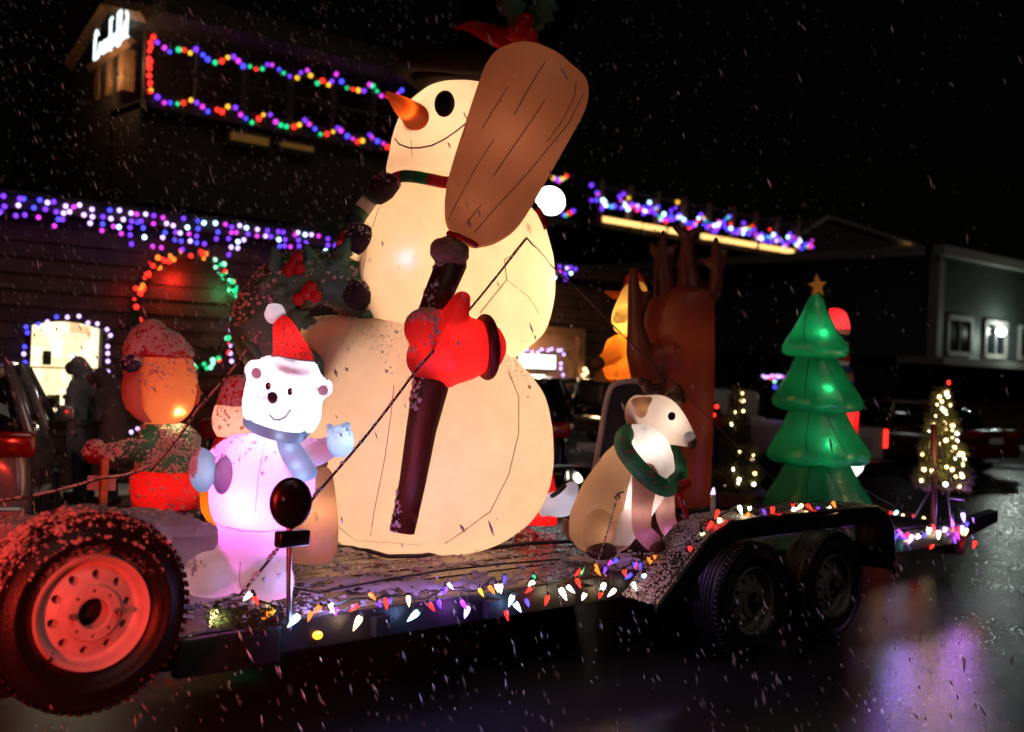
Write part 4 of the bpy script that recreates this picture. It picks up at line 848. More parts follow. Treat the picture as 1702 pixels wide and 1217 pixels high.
# ================================================================== the big snowman
SD = 7.5
sb = PZ(690, 915, DZ); sm = thing('inflatable_snowman', 'giant glowing snowman in a black top hat and striped scarf', 'snowman', PD(700, 905, SD))
bot = loft(MB(), spline([(600, 529, 40), (630, 530, 90), (645, 537, 130), (655, 550, 155), (668, 575, 177), (680, 605, 192), (696, 650, 209), (704, 720, 216), (705, 790, 211), (703, 850, 186), (698, 885, 152), (688, 908, 112), (682, 915, 80)], 6), SD, 1.0, 96, gore=.022)
part('lower_ball', bot, M['snowman_low'], sm)
mid = loft(MB(), spline([(772, 604, 60), (762, 592, 92), (752, 570, 130), (744, 540, 164), (744, 480, 178), (747, 430, 174), (749, 400, 166), (752, 370, 154), (752, 345, 140), (746, 322, 118), (734, 304, 92), (720, 293, 55)], 6), SD, .95, 96, gore=.022)
part('middle_ball', mid, M['snowman_white'], sm)
head = loft(MB(), spline([(718, 300, 66), (722, 288, 80), (735, 262, 88), (744, 235, 92), (752, 205, 90), (760, 180, 84), (767, 162, 72), (772, 150, 60), (776, 142, 44)], 5), SD, .95, 72, gore=.012, ng=6)
part('head', head, M['snowman_white'], sm)
tb, tm_, th = bvh(bot), bvh(mid), bvh(head)
for tr_, pts, rr in ((tb, [(655, 640), (650, 690), (640, 760), (622, 850), (616, 890)], .0026), (tb, [(845, 618), (862, 660), (862, 720), (845, 790), (815, 850), (760, 890), (740, 903)], .0034), (tb, [(545, 860), (590, 898), (700, 906)], .0018), (tm_, [(630, 345), (612, 400), (603, 450), (606, 525)], .0024),
                     (tm_, [(872, 397), (850, 425), (838, 432), (842, 465), (798, 520)], .004), (tm_, [(842, 465), (880, 495), (895, 520)], .0022), (th, [(683, 232), (685, 260), (690, 285)], .0022)):
    Q = MB(); line_on(tr_, pts, rr, Q); part('seam', Q, M['seam'], sm)
Q = MB(); line_on(th, [(657, 231), (664, 240), (680, 246), (697, 246), (718, 242), (740, 231), (760, 217), (778, 202), (800, 180)], .0055, Q); line_on(th, [(771, 188), (775, 196), (786, 203)], .005, Q); part('mouth', Q, M['black_line'], sm)
def disc_on(tree, px, py, hw, hh, thick, name, mt, parent, tilt=0, d=7.3, off=0.0):
    loc, n = on(tree, px, py, off, d); q_ = MB(); ring = []; ce = []
    for rr in (1, .98, .6, .02):
        rg_ = []
        for j in range(28):
            a = 2 * PI * j / 28; u, v = hw * rr * math.cos(a), hh * rr * math.sin(a); u, v = u * math.cos(tilt) - v * math.sin(tilt), u * math.sin(tilt) + v * math.cos(tilt)
            p, nn = on(tree, px + u, py + v, off, d); rg_.append(p + nn * (.001 if rr == 1 else thick))
        ring.append(rg_)
    q_.rings(ring, cap=True); return part(name, q_, mt, parent)
disc_on(th, 739, 173, 17, 22, .006, 'eye', M['black_cloth'], sm, .12)
nb = on(th, 692, 193, 0)[0]; q = MB(); q.tube([nb + FW * .05, nb + (PD(684, 190, 6.75) - nb) * .5, PD(668, 176, 6.65), PD(654, 164, 6.55), PD(643, 154, 6.5)], [.088, .082, .058, .032, .01], 18); part('nose', q, M['carrot'], sm)
for px, py, r in ((640, 315, 28), (598, 397, 25.5), (594, 491, 25)):
    c = on(tm_, px, py, 0, 7.1)[0] - FW * .07; rr = r * 7.1 / FPX; c = PD(px, py, (c - EYE).dot(FW)); q = MB(); rgq = random.Random(px); q.ell(c, (rr, rr, rr), seg=20, rg=14); q.v = [c + (p - c) * (1 + .09 * noise.noise(p * 22) + .05 * noise.noise(p * 60)) for p in q.v]; b_ = part('coal_button', q, M['dark_fuzz'], sm); snow_on(q, b_, 110, .007, thr=.2, seed=px, dens=-.2)
# hat
hat = loft(MB(), spline([(826, 118, 78), (838, 92, 82), (850, 55, 88), (862, 10, 104), (872, -40, 122), (880, -90, 138), (884, -100, 90)], 2), SD, .9, 32); part('hat_crown', hat, M['hat_black'], sm)
q = MB(); c = PD(766, 120, SD); ax = (CU * 1 + CR * .10).normalized(); e1 = CR - ax * CR.dot(ax); e1.normalize(); e2 = ax.cross(e1)
q.tube([c + e1 * (.37 * math.cos(2 * PI * j / 44)) + e2 * (.37 * math.sin(2 * PI * j / 44)) + ax * (.02 * math.cos(4 * PI * j / 44)) for j in range(44)], .088, 14, closed=True, cap=False); part('hat_brim', q, M['hat_brim'], sm)
q = MB(); loft(q, [(770, 146, 84), (775, 132, 88), (785, 118, 84)], SD, .95, 32); part('hat_lining', q, M['hat_brim'], sm)
q = MB(); band = spline([(760, 47, 3), (778, 44, 9), (800, 50, 14), (830, 62, 18), (860, 72, 19), (885, 80, 15), (902, 86, 8)], 3); q.tube([PD(x, y, SD - .40 - .0008 * (x - 757)) for x, y, r in band], [r * 7 / FPX for x, y, r in band], 12, flat=.35, ref=CU); part('hat_band', q, M['red_cloth'], sm)
for px, py in ((868, 44), (856, 56), (880, 58), (873, 36)):
    q = MB(); q.ell(PD(px, py, SD - .62), (.055,) * 3); part('berry', q, M['red_cloth'], sm)
def leaf(c, d_, n_, L, W_, mt, parent, name='leaf'):
    d_ = V(d_).normalized(); n_ = (V(n_) - d_ * V(n_).dot(d_)).normalized(); s_ = d_.cross(n_); q_ = MB(); k = 8; Lf, Rt, Md = [], [], []
    for i in range(k + 1):
        t_ = i / k; w_ = W_ * math.sin(PI * min(1, t_ * .94 + .06)) ** .8 * (1 if i % 2 else .62); Md.append(c + d_ * (L * t_) + n_ * .10 * L * math.sin(PI * t_)); Lf.append(Md[-1] + s_ * w_ - n_ * .03 * L); Rt.append(Md[-1] - s_ * w_ - n_ * .03 * L)
    b = len(q_.v); q_.v += Lf + Md + Rt; n1 = k + 1
    for i in range(k): q_.f += [(b + i, b + i + 1, b + n1 + i + 1, b + n1 + i), (b + n1 + i, b + n1 + i + 1, b + 2 * n1 + i + 1, b + 2 * n1 + i)]; q_.m += [0, 0]
    o_ = part(name, q_, mt, parent); s2 = o_.modifiers.new('s', 'SOLIDIFY'); s2.thickness = .012; return q_
leaf(PD(862, 45, SD - .58), CR * -.35 + CU, -FW, .30, .10, M['holly'], sm); leaf(PD(885, 50, SD - .58), CR * .5 + CU, -FW, .30, .10, M['holly'], sm)
# striped scarf: collar, tail down the front edge, end behind the broom
def stripes(pts, rad, d, name, cols, flat=.4, ref=None):
    pts = [(x, y, min(dz, (on(tm_, x, y, 0, 7.2)[0] - EYE).dot(FW) - d - .05) if name == 'scarf_tail' else dz) for x, y, dz in pts]; P_ = spline(pts, 6); n = len(P_); k = len(cols)
    for i in range(k):
        a, b = i * (n - 1) // k, (i + 1) * (n - 1) // k; seg_ = P_[a:b + 1]
        if len(seg_) < 2: continue
        q_ = MB(); q_.tube([PD(x, y, d + dz) for x, y, dz in seg_], rad * d / FPX, 14, flat=flat, ref=ref, rnd=False); part(name, q_, M[cols[i]], sm)
stripes([(648, 299, -.10), (668, 293, -.42), (690, 294, -.52), (712, 298, -.56), (738, 303, -.56), (765, 304, -.5), (800, 302, -.3)], 9.5, SD, 'scarf_collar', ['red_cloth', 'wreath_green', 'tree_green', 'red_cloth', 'red_cloth', 'wreath_green'], .5, CU)
stripes([(632, 312, -.32), (614, 334, -.32), (597, 356, -.32), (584, 380, -.32), (574, 404, -.3), (564, 430, -.3), (557, 462, -.3), (558, 490, -.3), (568, 512, -.3)], 14, SD, 'scarf_tail', ['red_cloth', 'wreath_green', 'white_cloth', 'wreath_green', 'navy_cloth', 'wreath_green', 'red_cloth', 'red_dark', 'wreath_green', 'red_cloth', 'red_cloth', 'wreath_green', 'red_cloth', 'red_cloth'], .6)
stripes([(862, 322, -.2), (880, 338, -.2), (896, 356, -.15), (908, 378, -.1)], 9, SD, 'scarf_end', ['wreath_green', 'navy_cloth', 'red_cloth', 'red_dark'], .5)
for x, y in ((614, 334), (590, 368), (572, 410), (562, 440), (557, 470), (562, 500)): lamp('scarf_fill', 'POINT', PD(x, y, (on(tm_, x, y, 0, 7.2)[0] - EYE).dot(FW) - .06), .22, (1, .8, .6), .01)  # lamps added along the scarf tail, which only the glowing ball lights
# arm and mitten
q = MB(); q.tube([PD(806, 578, SD - .55), PD(800, 578, SD - .80)], [.10, .10], 16); part('arm', q, M['snowman_white'], sm)
MD = 6.55; s6 = MD / FPX
q = MB()
q.ell(PD(716, 548, MD), (48 * s6, 42 * s6, 37 * s6)); q.ell(PD(720, 598, MD), (48 * s6, 42 * s6, 38 * s6)); q.ell(PD(748, 578, MD), (58 * s6, 46 * s6, 60 * s6))
q.tube([PD(745, 560, MD - .04), PD(758, 520, MD - .08), PD(768, 498, MD - .08)], [32 * s6, 22 * s6, 16 * s6], 16)
q.tube([PD(745, 582, MD), PD(780, 578, MD + .02), PD(798, 577, MD + .03)], [60 * s6, 54 * s6, 46 * s6], 20); q.tube([PD(725, 615, MD), PD(745, 635, MD)], [25 * s6, 12 * s6], 12)
mit = fuse(q, .018, 6); part('mitten', mit, M['red_cloth'], sm)
q = MB(); e1 = (CU + CR * -.12).normalized(); cc = PD(808, 577, MD + .05); axm = (CR * 1 + CU * .06 + FW * .35).normalized(); e1 = (CU - axm * CU.dot(axm)).normalized(); e2 = axm.cross(e1); q.tube([cc + e1 * (46 * s6 * math.cos(2 * PI * j / 28)) + e2 * (44 * s6 * math.sin(2 * PI * j / 28)) for j in range(28)], 10 * s6, 12, closed=True, cap=False); part('mitten_cuff', q, M['red_dark'], sm)
snow_on(mit, sm, 420, .010, thr=.35, seed=71, test=lambda p: (p - PD(700, 540, MD)).dot(CR) < .12, dens=-.1); snow_on(bot, sm, 4500, .0048, thr=.50, seed=72, dens=-.1, test=lambda p: p.z > 1.75 and (p - EYE).dot(FW) < SD + .2); snow_on(bot, sm, 40, .012, thr=.2, seed=73, dens=-.2)
# broom
t = thing('inflatable_broom', 'huge brown broom held upright in the red mitten', 'broom', PD(668, 885, 6.55)); BD = 6.6
def P_(x, y, d): return PD(x, y, d)
rows = spline([(779, 410, 12), (783, 396, 38), (790, 375, 55), (803, 345, 68), (822, 300, 76), (846, 245, 82), (870, 190, 88), (890, 145, 91), (903, 115, 82), (910, 98, 62), (915, 88, 34), (917, 84, 10)], 3)
bh = MB(); bh.tube([PD(x, y, BD + .22) for x, y, r in rows], [r * (BD + .2) / FPX for x, y, r in rows], 32, flat=.62, ref=CR, rnd=False); part('bristles', bh, M['broom_brown'], t)
tbh = bvh(bh); Q = MB()
for pts in ([(906, 103), (880, 145), (855, 190)], [(843, 145), (825, 175), (802, 213)], [(905, 168), (870, 220), (820, 293)], [(957, 135), (955, 160), (935, 200), (910, 235)], [(970, 155), (945, 205), (880, 285), (820, 350), (790, 385)], [(820, 233), (790, 280), (755, 345), (745, 365)], [(800, 340), (775, 372)], [(745, 315), (737, 345)], [(778, 205), (760, 250)]): line_on(tbh, pts, .0035, Q, d=6.5)
part('bristle_lines', Q, M['seam'], t)
q = MB(); q.tube([PD(745, 388, BD + .1), PD(760, 392, BD - .02), PD(778, 400, BD - .02), PD(792, 408, BD + .1)], .017, 10, flat=.7); part('tie_band', q, M['red_cloth'], t)
q = MB(); q.ell(PD(751, 420, BD + .06), (35 * s6, 30 * s6, 27 * s6), seg=30, rg=18); c = PD(751, 420, BD + .06); q.v = [c + (p - c) * (1 + .22 * noise.noise(p * 9) + .12 * noise.noise(p * 26)) for p in q.v]; part('knot', q, M['rough_brown'], t)
q = MB(); q.tube([PD(752, 436, BD + .1), PD(735, 475, BD), PD(718, 520, BD - .02), PD(722, 560, BD)], [26 * s6, 25 * s6, 24 * s6, 26 * s6], 18); q.tube([PD(722, 600, BD), PD(715, 645, BD - .03), PD(700, 715, BD - .08), PD(686, 800, BD - .10), PD(669, 884, BD - .1)], [32 * s6, 30 * s6, 25 * s6, 22 * s6, 20 * s6], 18, rnd=False); part('handle', q, M['handle_brown'], t)
lhs = PD(700, 715, BD)
snow_on(q, t, 520, .011, thr=-2, seed=80, test=lambda p: noise.noise(p * 3) > -.1 and (p - lhs).dot(CR) + (p.z - lhs.z) * -.16 < -.025, dens=-.3)
# lights inside
LT = (1, .66, .30)
lamp('snowman_light', 'POINT', PD(720, 735, SD), 60, (1, .75, .51), .25); lamp('snowman_light', 'POINT', PD(690, 850, SD), 7, (1, .72, .44), .1)
lamp('snowman_light', 'POINT', PD(770, 470, SD), 44, (1, .77, .50), .2); lamp('snowman_light', 'POINT', PD(868, 470, SD - .05), 9, (1, .78, .36), .1); lamp('snowman_light', 'POINT', PD(750, 220, SD), 16, (1, .75, .50), .1)
hot = on(tm_, 678, 431, 0)[0]; lamp('snowman_led', 'POINT', hot + FW * .06, .42, (.5, .42, 1), .015)
lamp('broom_light', 'POINT', PD(850, 240, BD + .3), 6.5, (1, .7, .5), .1); lamp('broom_light', 'POINT', PD(890, 140, BD + .3), 2, (1, .7, .5), .08); lamp('broom_light', 'POINT', PD(800, 345, BD + .25), 2.2, (1, .7, .5), .08)
lamp('mitten_light', 'POINT', PD(762, 590, MD + .02), 9, (1, .5, .4), .06); lamp('carrot_light', 'POINT', PD(672, 180, 6.7), .8, (1, .6, .3), .02)

# ================================================================== holly wreath in the snowman's other hand
HD = 7.05; hc = PD(533, 545, HD); t = thing('holly_wreath', 'big dark holly wreath with red berries left of the snowman', 'wreath', hc)
axw = (CR * .42 - FW * .85 + CU * .1).normalized(); e1 = (CU - axw * CU.dot(axw)).normalized(); e2 = axw.cross(e1); rgh = random.Random(17); sH = HD / FPX
def HW(a, r, f=0): return hc + e2 * (r * math.cos(a) * 1.18) + e1 * (r * math.sin(a)) + axw * f
q = MB(); q.tube([HW(2 * PI * j / 44, 84 * sH) for j in range(44)], 47 * sH, 16, closed=True, cap=False); q.v = [p + (p - hc).normalized() * .03 * noise.noise(p * 7) for p in q.v]; part('ring', q, M['holly'], t); hr = q
for i in range(54):
    a = rgh.uniform(0, 2 * PI); c = HW(a, rgh.uniform(55, 105) * sH, .12 + rgh.uniform(-.03, .02)); d_ = e2 * rgh.gauss(0, 1) + e1 * rgh.gauss(0, 1) + axw * .15; leaf(c, d_, axw, rgh.uniform(.16, .26), rgh.uniform(.045, .07), M['holly'], t)
for (px, py) in ((480, 450), (494, 428), (497, 446), (488, 440), (497, 497), (517, 478), (524, 492), (510, 488), (422, 548), (428, 560), (420, 566)):
    p = PD(px, py, HD - .22); q = MB(); q.ell(p, (.042,) * 3, seg=14, rg=10); q.v = [p + (x - p) * (1 + .08 * noise.noise(x * 40)) for x in q.v]; part('berry', q, M['red_cloth'] if px > 430 else M['berry'], t)
snow_on(hr, t, 1400, .010, thr=.0, seed=90, dens=-.15); lamp('wreath_led', 'POINT', PD(456, 460, HD - .25), .35, (.4, .65, 1), .02)
# ================================================================== polar bear
BD2 = 5.55; sB = BD2 / FPX
t = thing('inflatable_bear', 'waving white bear with red hat and pale blue scarf, lit pink', 'bear', PD(430, 990, BD2)); bear = t
q = MB(); loft(q, spline([(445, 722, 38), (444, 738, 60), (440, 765, 78), (437, 800, 87), (433, 835, 85), (428, 862, 74), (424, 882, 55)], 2), BD2, .85, 28)
q.tube([PD(398, 748, BD2), PD(368, 765, BD2 - .04), PD(350, 778, BD2 - .1)], [30 * sB, 26 * sB, 20 * sB], 14)
q.tube([PD(495, 752, BD2), PD(530, 752, BD2 - .05), PD(552, 742, BD2 - .1)], [28 * sB, 22 * sB, 18 * sB], 14)
q.tube([PD(421, 865, BD2), PD(421, 930, BD2)], [57 * sB, 57 * sB], 20)
for fx_, fy_, rx, ry in ((352, 958, 47, 42), (441, 966, 48, 44)): q.ell(PD(fx_, fy_, BD2 - .06), (rx * sB, 50 * sB, ry * sB), seg=18)
for v_ in q.v: v_.z = max(v_.z, DZ + .03)
body = fuse(q, .02, 3); part('body', body, M['bear_white'], t); tbb = bvh(body)
q = MB(); loft(q, spline([(478, 592, 36), (476, 606, 52), (473, 630, 61), (470, 655, 64), (469, 680, 66), (470, 702, 60), (473, 720, 44), (476, 730, 24)], 2), BD2 - .05, .9, 26)
q.ell(PD(457, 682, BD2 - .05 - .15), (36 * sB, .10, 28 * sB)); 
q.tube([PD(x, y, BD2 - .05 + dz) for x, y, dz in spline([(452, 603, .02), (463, 604, -.12), (482, 608, -.17), (503, 613, -.13), (518, 618, .0), (503, 608, .12), (470, 600, .13)], 3)], 9 * sB, 10, closed=True, cap=False)
for (ex, ey, r) in ((424, 616, 20), (538, 645, 18)): q.ell(PD(ex, ey, BD2 - .02), (r * sB, .035, r * sB))
hd = fuse(q, .016, 3); part('head', hd, M['bear_white'], t); tbh2 = bvh(hd)
for (ex, ey, r) in ((427, 621, 8), (536, 649, 8)): disc_on(tbh2, ex, ey, r, r * 1.1, .006, 'ear_lining', M['bear_pink'], t, d=BD2)
Q = MB(); line_on(tbh2, [(449, 690), (455, 697), (464, 698), (474, 693), (482, 682)], .0035, Q, d=BD2); part('mouth', Q, M['black_line'], t)
disc_on(tbh2, 453, 664, 7.5, 7, .02, 'nose', M['nose_grey'], t, .3, BD2)
for ex, ey in ((446, 642), (482, 651)): disc_on(tbh2, ex, ey, 4.2, 6.5, .004, 'eye', M['black_cloth'], t, .1, BD2); disc_on(tbh2, ex + 2, ey - 1, 1.5, 2.2, .007, 'eye_glint', M['paint_white'], t, .1, BD2)
Q = MB(); line_on(tbh2, [(441, 636), (446, 632), (451, 635)], .002, Q, d=BD2); line_on(tbh2, [(476, 645), (482, 640), (488, 645)], .002, Q, d=BD2); part('brow_line', Q, M['black_line'], t)
q = MB(); rows = spline([(464, 524, 8), (470, 540, 18), (477, 562, 25), (484, 585, 32), (487, 600, 36), (488, 608, 35)], 2); q.tube([PD(x, y, BD2 - .04) for x, y, r in rows], [r * sB for x, y, r in rows], 20, ref=FW, flat=.95, rnd=False); hh_ = part('hat', q, M['red_cloth'], t); snow_on(q, t, 420, .0055, thr=-.1, seed=101, dens=-.25)
q = MB(); c = PD(457, 521, BD2 - .04); q.ell(c, (17 * sB,) * 3); q.v = [c + (p - c) * (1 + .12 * noise.noise(p * 30)) for p in q.v]; part('pom_pom', q, M['bear_white'], t)
lamp('bear_hat_fill', 'POINT', PD(478, 575, BD2 - .04), 1.6, (1, .6, .6), .03)  # added lamp brightens the hat, since the head lamp is blocked from it
q = MB(); q.tube([PD(x, y, BD2 - .05 + dz) for x, y, dz in spline([(408, 700, .0), (420, 710, -.14), (445, 720, -.22), (475, 727, -.24), (498, 728, -.16), (508, 722, 0)], 3)], 9 * sB, 12, flat=.5); part('scarf_collar', q, M['bear_blue'], t)
q = MB(); rows = spline([(463, 720, 8), (472, 738, 15), (482, 758, 20), (492, 778, 23), (500, 792, 24), (503, 800, 14)], 2)
q.tube([on(tbb, x, y, .025, BD2)[0] for x, y, r in rows], [r * sB for x, y, r in rows], 14, flat=.28, ref=CR, rnd=False); part('scarf_tail', q, M['bear_blue'], t)
q = MB(); q.ell(PD(337, 782, BD2 - .14), (21 * sB, 22 * sB, 36 * sB), seg=18); mt_ = part('mitten', q, M['bear_blue'], t); snow_on(q, t, 170, .010, thr=-.1, seed=103, dens=-.2, test=lambda p: (p - PD(340, 782, BD2)).dot(CR) < .02)
disc_on(tbb, 371, 790, 16, 32, .004, 'mitten_lit_patch', M['lavender'], t, .12, BD2)  # lavender patch on the body standing in for the mitten's lit inner side
q = MB(); q.ell(PD(566, 734, BD2 - .12), (24 * sB, 20 * sB, 27 * sB), seg=16); q.tube([PD(556, 730, BD2 - .12), PD(547, 708, BD2 - .12)], [11 * sB, 6 * sB], 10); q.tube([PD(572, 722, BD2 - .12), PD(576, 708, BD2 - .12)], [13 * sB, 8 * sB], 10); q2 = fuse(q, .012, 2); part('mitten', q2, M['bear_blue'], t); snow_on(q2, t, 50, .005, thr=.3, seed=104, dens=-.1)
Q = MB(); line_on(tbb, [(362, 872), (400, 882), (440, 884), (478, 878)], .003, Q, d=BD2); line_on(tbb, [(440, 735), (430, 790), (424, 850)], .0015, Q, d=BD2); line_on(tbb, [(400, 935), (398, 960), (402, 990)], .002, Q, d=BD2); part('seam', Q, M['piping_pale'], t)
snow_on(body, t, 420, .0055, thr=.45, seed=105, test=lambda p: p.z > 1.15, dens=-.1); snow_on(hd, t, 120, .006, thr=.6, seed=106, dens=-.1)
snow_on(body, t, 160, .011, thr=.5, seed=107, test=lambda p: p.z < .95, dens=.0)
for x, y, dz in ((430, 714, -.19), (465, 724, -.29), (495, 728, -.21)): lamp('scarf_fill', 'POINT', PD(x, y, BD2 + dz), .04, (.8, .9, 1), .03)  # lamps added in the scarf collar to brighten it
for x, y in ((478, 750), (490, 775), (498, 790)): lamp('scarf_fill', 'POINT', on(tbb, x, y, .025, BD2)[0], .04, (.8, .9, 1), .03)  # the same added fill down the scarf tail
lamp('pom_fill', 'POINT', PD(457, 521, BD2 - .04), .12, (1, .9, 1), .02)  # lamp added inside to whiten the pom-pom
lamp('bear_light', 'POINT', PD(470, 665, BD2 - .03), 9.5, (.85, .82, 1), .06); lamp('bear_light', 'POINT', PD(448, 755, BD2), 3.6, (1, .68, 1), .08); lamp('bear_led', 'POINT', PD(415, 835, BD2 - .1), 13, (1, .10, .75), .04)
lamp('bear_led', 'POINT', PD(443, 990, BD2 - .05), .5, (1, .75, .2), .03); lamp('bear_mitt_light', 'POINT', PD(566, 734, BD2 - .12), .35, (.8, .8, 1), .02); lamp('bear_mitt_light', 'POINT', PD(337, 782, BD2 - .14), .4, (.8, .8, 1), .02); lamp('bear_led', 'POINT', PD(345, 975, BD2), .5, (1, .6, .4), .03)

# plump brown sack behind the bear
SKD = 6.0; q = MB(); loft(q, spline([(528, 775, 14), (528, 785, 24), (527, 815, 30), (524, 860, 38), (520, 900, 42), (516, 928, 38), (514, 936, 22)], 2), SKD, .8, 20); t = thing('gift_sack', 'plump brown inflated sack standing between bear and snowman', 'sack', PD(518, 936, SKD)); part('bag', q, M['sack_brown'], t)
q = MB(); q.tube([PD(528, 784, SKD), PD(529, 770, SKD)], [10 * sB, 18 * sB], 12); part('gathered_neck', q, M['sack_brown'], t); lamp('sack_light', 'POINT', PD(524, 850, SKD), 3, (1, .7, .5), .05)

# ================================================================== elf with his back turned
ED = 7.2; sE = ED / FPX; t = thing('inflatable_elf', 'snow covered elf in green coat and red shorts, back turned', 'elf', PD(278, 890, ED))
q = MB(); loft(q, spline([(272, 704, 30), (278, 712, 42), (280, 735, 48), (277, 765, 51), (277, 784, 52)], 2), ED, .8, 24); q.tube([PD(288, 728, ED), PD(240, 742, ED - .12), PD(195, 752, ED - .2), PD(172, 752, ED - .22)], [24 * sE, 21 * sE, 17 * sE, 14 * sE], 14)
q.tube([PD(315, 730, ED + .1), PD(318, 765, ED + .15)], [18 * sE, 15 * sE], 12)
co = fuse(q, .02, 3); part('coat', co, M['elf_green'], t); snow_on(co, t, 2200, .0095, thr=-.45, seed=111, dens=-.02)
q = MB(); loft(q, [(277, 782, 55), (277, 800, 57), (277, 825, 57), (277, 842, 55)], ED, .8, 24, 2.6); part('shorts', q, M['red_cloth'], t); snow_on(q, t, 260, .010, thr=-2, seed=112, dens=.08)
for bx in (257, 305):
    q = MB(); q.tube([PD(bx, 842, ED), PD(bx, 872, ED)], [24 * sE, 26 * sE], 14); q.ell(PD(bx - 8, 878, ED - .08), (30 * sE, 34 * sE, 14 * sE)); part('boot', q, M['black_cloth'], t); snow_on(q, t, 200, .013, thr=-.2, seed=bx, dens=.0)
q = MB(); loft(q, spline([(268, 706, 18), (266, 698, 36), (266, 680, 52), (267, 650, 60), (267, 620, 58), (266, 600, 53), (264, 580, 44)], 2), ED, .95, 28); hd = q; part('head', q, M['elf_skin'], t)
teh = bvh(hd)
q = MB(); loft(q, spline([(244, 702, 8), (230, 680, 19), (226, 650, 23), (228, 625, 20), (236, 606, 11)], 2), ED - .13, 1.2, 18); part('face', q, M['elf_face'], t)
q = MB(); q.ell(PD(322, 655, ED + .05), (10 * sE, 16 * sE, 22 * sE)); part('ear', q, M['elf_skin'], t)
q = MB(); loft(q, spline([(264, 594, 57), (263, 582, 56), (261, 566, 48), (256, 552, 36), (250, 544, 22), (247, 541, 8)], 2), ED, .95, 24); q.tube([PD(252, 556, ED - .1), PD(228, 575, ED - .2), PD(220, 595, ED - .25)], [26 * sE, 17 * sE, 9 * sE], 12); h2 = fuse(q, .02, 2); part('hat', h2, M['red_cloth'], t); snow_on(h2, t, 2600, .0095, thr=-.1, seed=113, dens=-.25)
q = MB(); q.ell(PD(218, 604, ED - .26), (15 * sE,) * 3); part('hat_bobble', q, M['blue_cloth'], t); snow_on(q, t, 60, .011, thr=-.1, seed=118, dens=-.3)
snow_on(hd, t, 900, .009, thr=-.3, seed=114, test=lambda p: p.z > PD(267, 650, ED).z, dens=-.05)
q = MB(); q.ell(PD(158, 752, ED - .24), (20 * sE, 18 * sE, 20 * sE)); q.tube([PD(172, 750, ED - .24), PD(182, 764, ED - .26)], [9 * sE, 7 * sE], 8); mm = fuse(q, .014, 2); part('mitten', mm, M['red_dark'], t); snow_on(mm, t, 260, .010, thr=-.2, seed=115, dens=-.2)
lamp('elf_light', 'POINT', PD(298, 686, ED - .12), 1.8, (1, .72, .3), .015); lamp('elf_light', 'POINT', PD(262, 660, ED), 3, (1, .55, .35), .1); lamp('elf_coat_light', 'POINT', PD(278, 750, ED), 1.2, (.9, 1, .8), .06); lamp('elf_body_light', 'POINT', PD(277, 812, ED), 5, (1, .3, .2), .05)
lamp('elf_bulb', 'POINT', on(teh, 301, 686, 0, ED)[0] + FW * .03, .22, (1, .75, .35), .012)
q = MB(); p0, p1 = PD(172, 762, ED - .3), PD(171, 872, ED - .3); q.box((p0 + p1) / 2, (.042, .042, (p0 - p1).length)); t = thing('sign_post', 'orange wooden post with small blank grey board under the elf mitten', 'post', p1); part('post', q, M['post_wood'], t, smooth=False)
q = MB(); q.box(PD(169, 803, ED - .27), (.17, .02, .09), rot=Matrix.Rotation(-.6, 3, 'Z')); part('board', q, M['grey_panel'], t, smooth=False)

# small red-hatted figure mostly behind the bear
GD = 6.3; sG = GD / FPX; t = thing('inflatable_gnome', 'small red hatted pink figure peeking out behind the bear', 'gnome', PD(385, 880, GD))
q = MB(); loft(q, spline([(398, 625, 10), (398, 635, 22), (397, 655, 30), (395, 676, 33)], 2), GD, .9, 20); part('hat', q, M['red_cloth'], t); snow_on(q, t, 700, .010, thr=-.4, seed=121, dens=-.2)
q = MB(); loft(q, spline([(394, 672, 34), (392, 690, 38), (390, 712, 36), (388, 726, 26)], 2), GD, .9, 20); part('head', q, M['elf_face'], t); snow_on(q, t, 240, .008, thr=-.2, seed=122, dens=-.2)
q = MB(); loft(q, spline([(388, 722, 26), (384, 760, 40), (378, 800, 40)], 2), GD + .1, .8, 20); part('coat', q, M['red_cloth'], t)
q = MB(); loft(q, spline([(374, 792, 32), (372, 815, 38), (372, 850, 37), (376, 874, 24)], 2), GD + .1, .9, 20); part('round_base', q, M['orange_cloth'], t); lamp('gnome_light', 'POINT', PD(392, 700, GD), 1.6, (1, .7, .6), .05); lamp('gnome_base_light', 'POINT', PD(373, 840, GD + .1), 1.6, (1, .7, .3), .05)

# ================================================================== sitting reindeer with a wreath collar
RD = 7.05; sR = RD / FPX; t = thing('inflatable_reindeer', 'sitting tan and cream reindeer wearing a green wreath collar', 'reindeer', PD(1010, 920, RD))
q = MB(); q.tube([PD(990, 872, RD), PD(1010, 825, RD), (PD(1040, 775, RD)), PD(1068, 738, RD), PD(1082, 712, RD)], [50 * sR, 50 * sR, 44 * sR, 33 * sR, 29 * sR], 22, flat=.9)
q.ell(PD(1010, 880, RD), (44 * sR, 52 * sR, 40 * sR)); q.tube([PD(990, 908, RD - .1), PD(1010, 916, RD - .16)], [16 * sR, 13 * sR], 12)
bd = fuse(q, .022, 4); part('body', bd, M['deer_tan'], t); tr = bvh(bd)
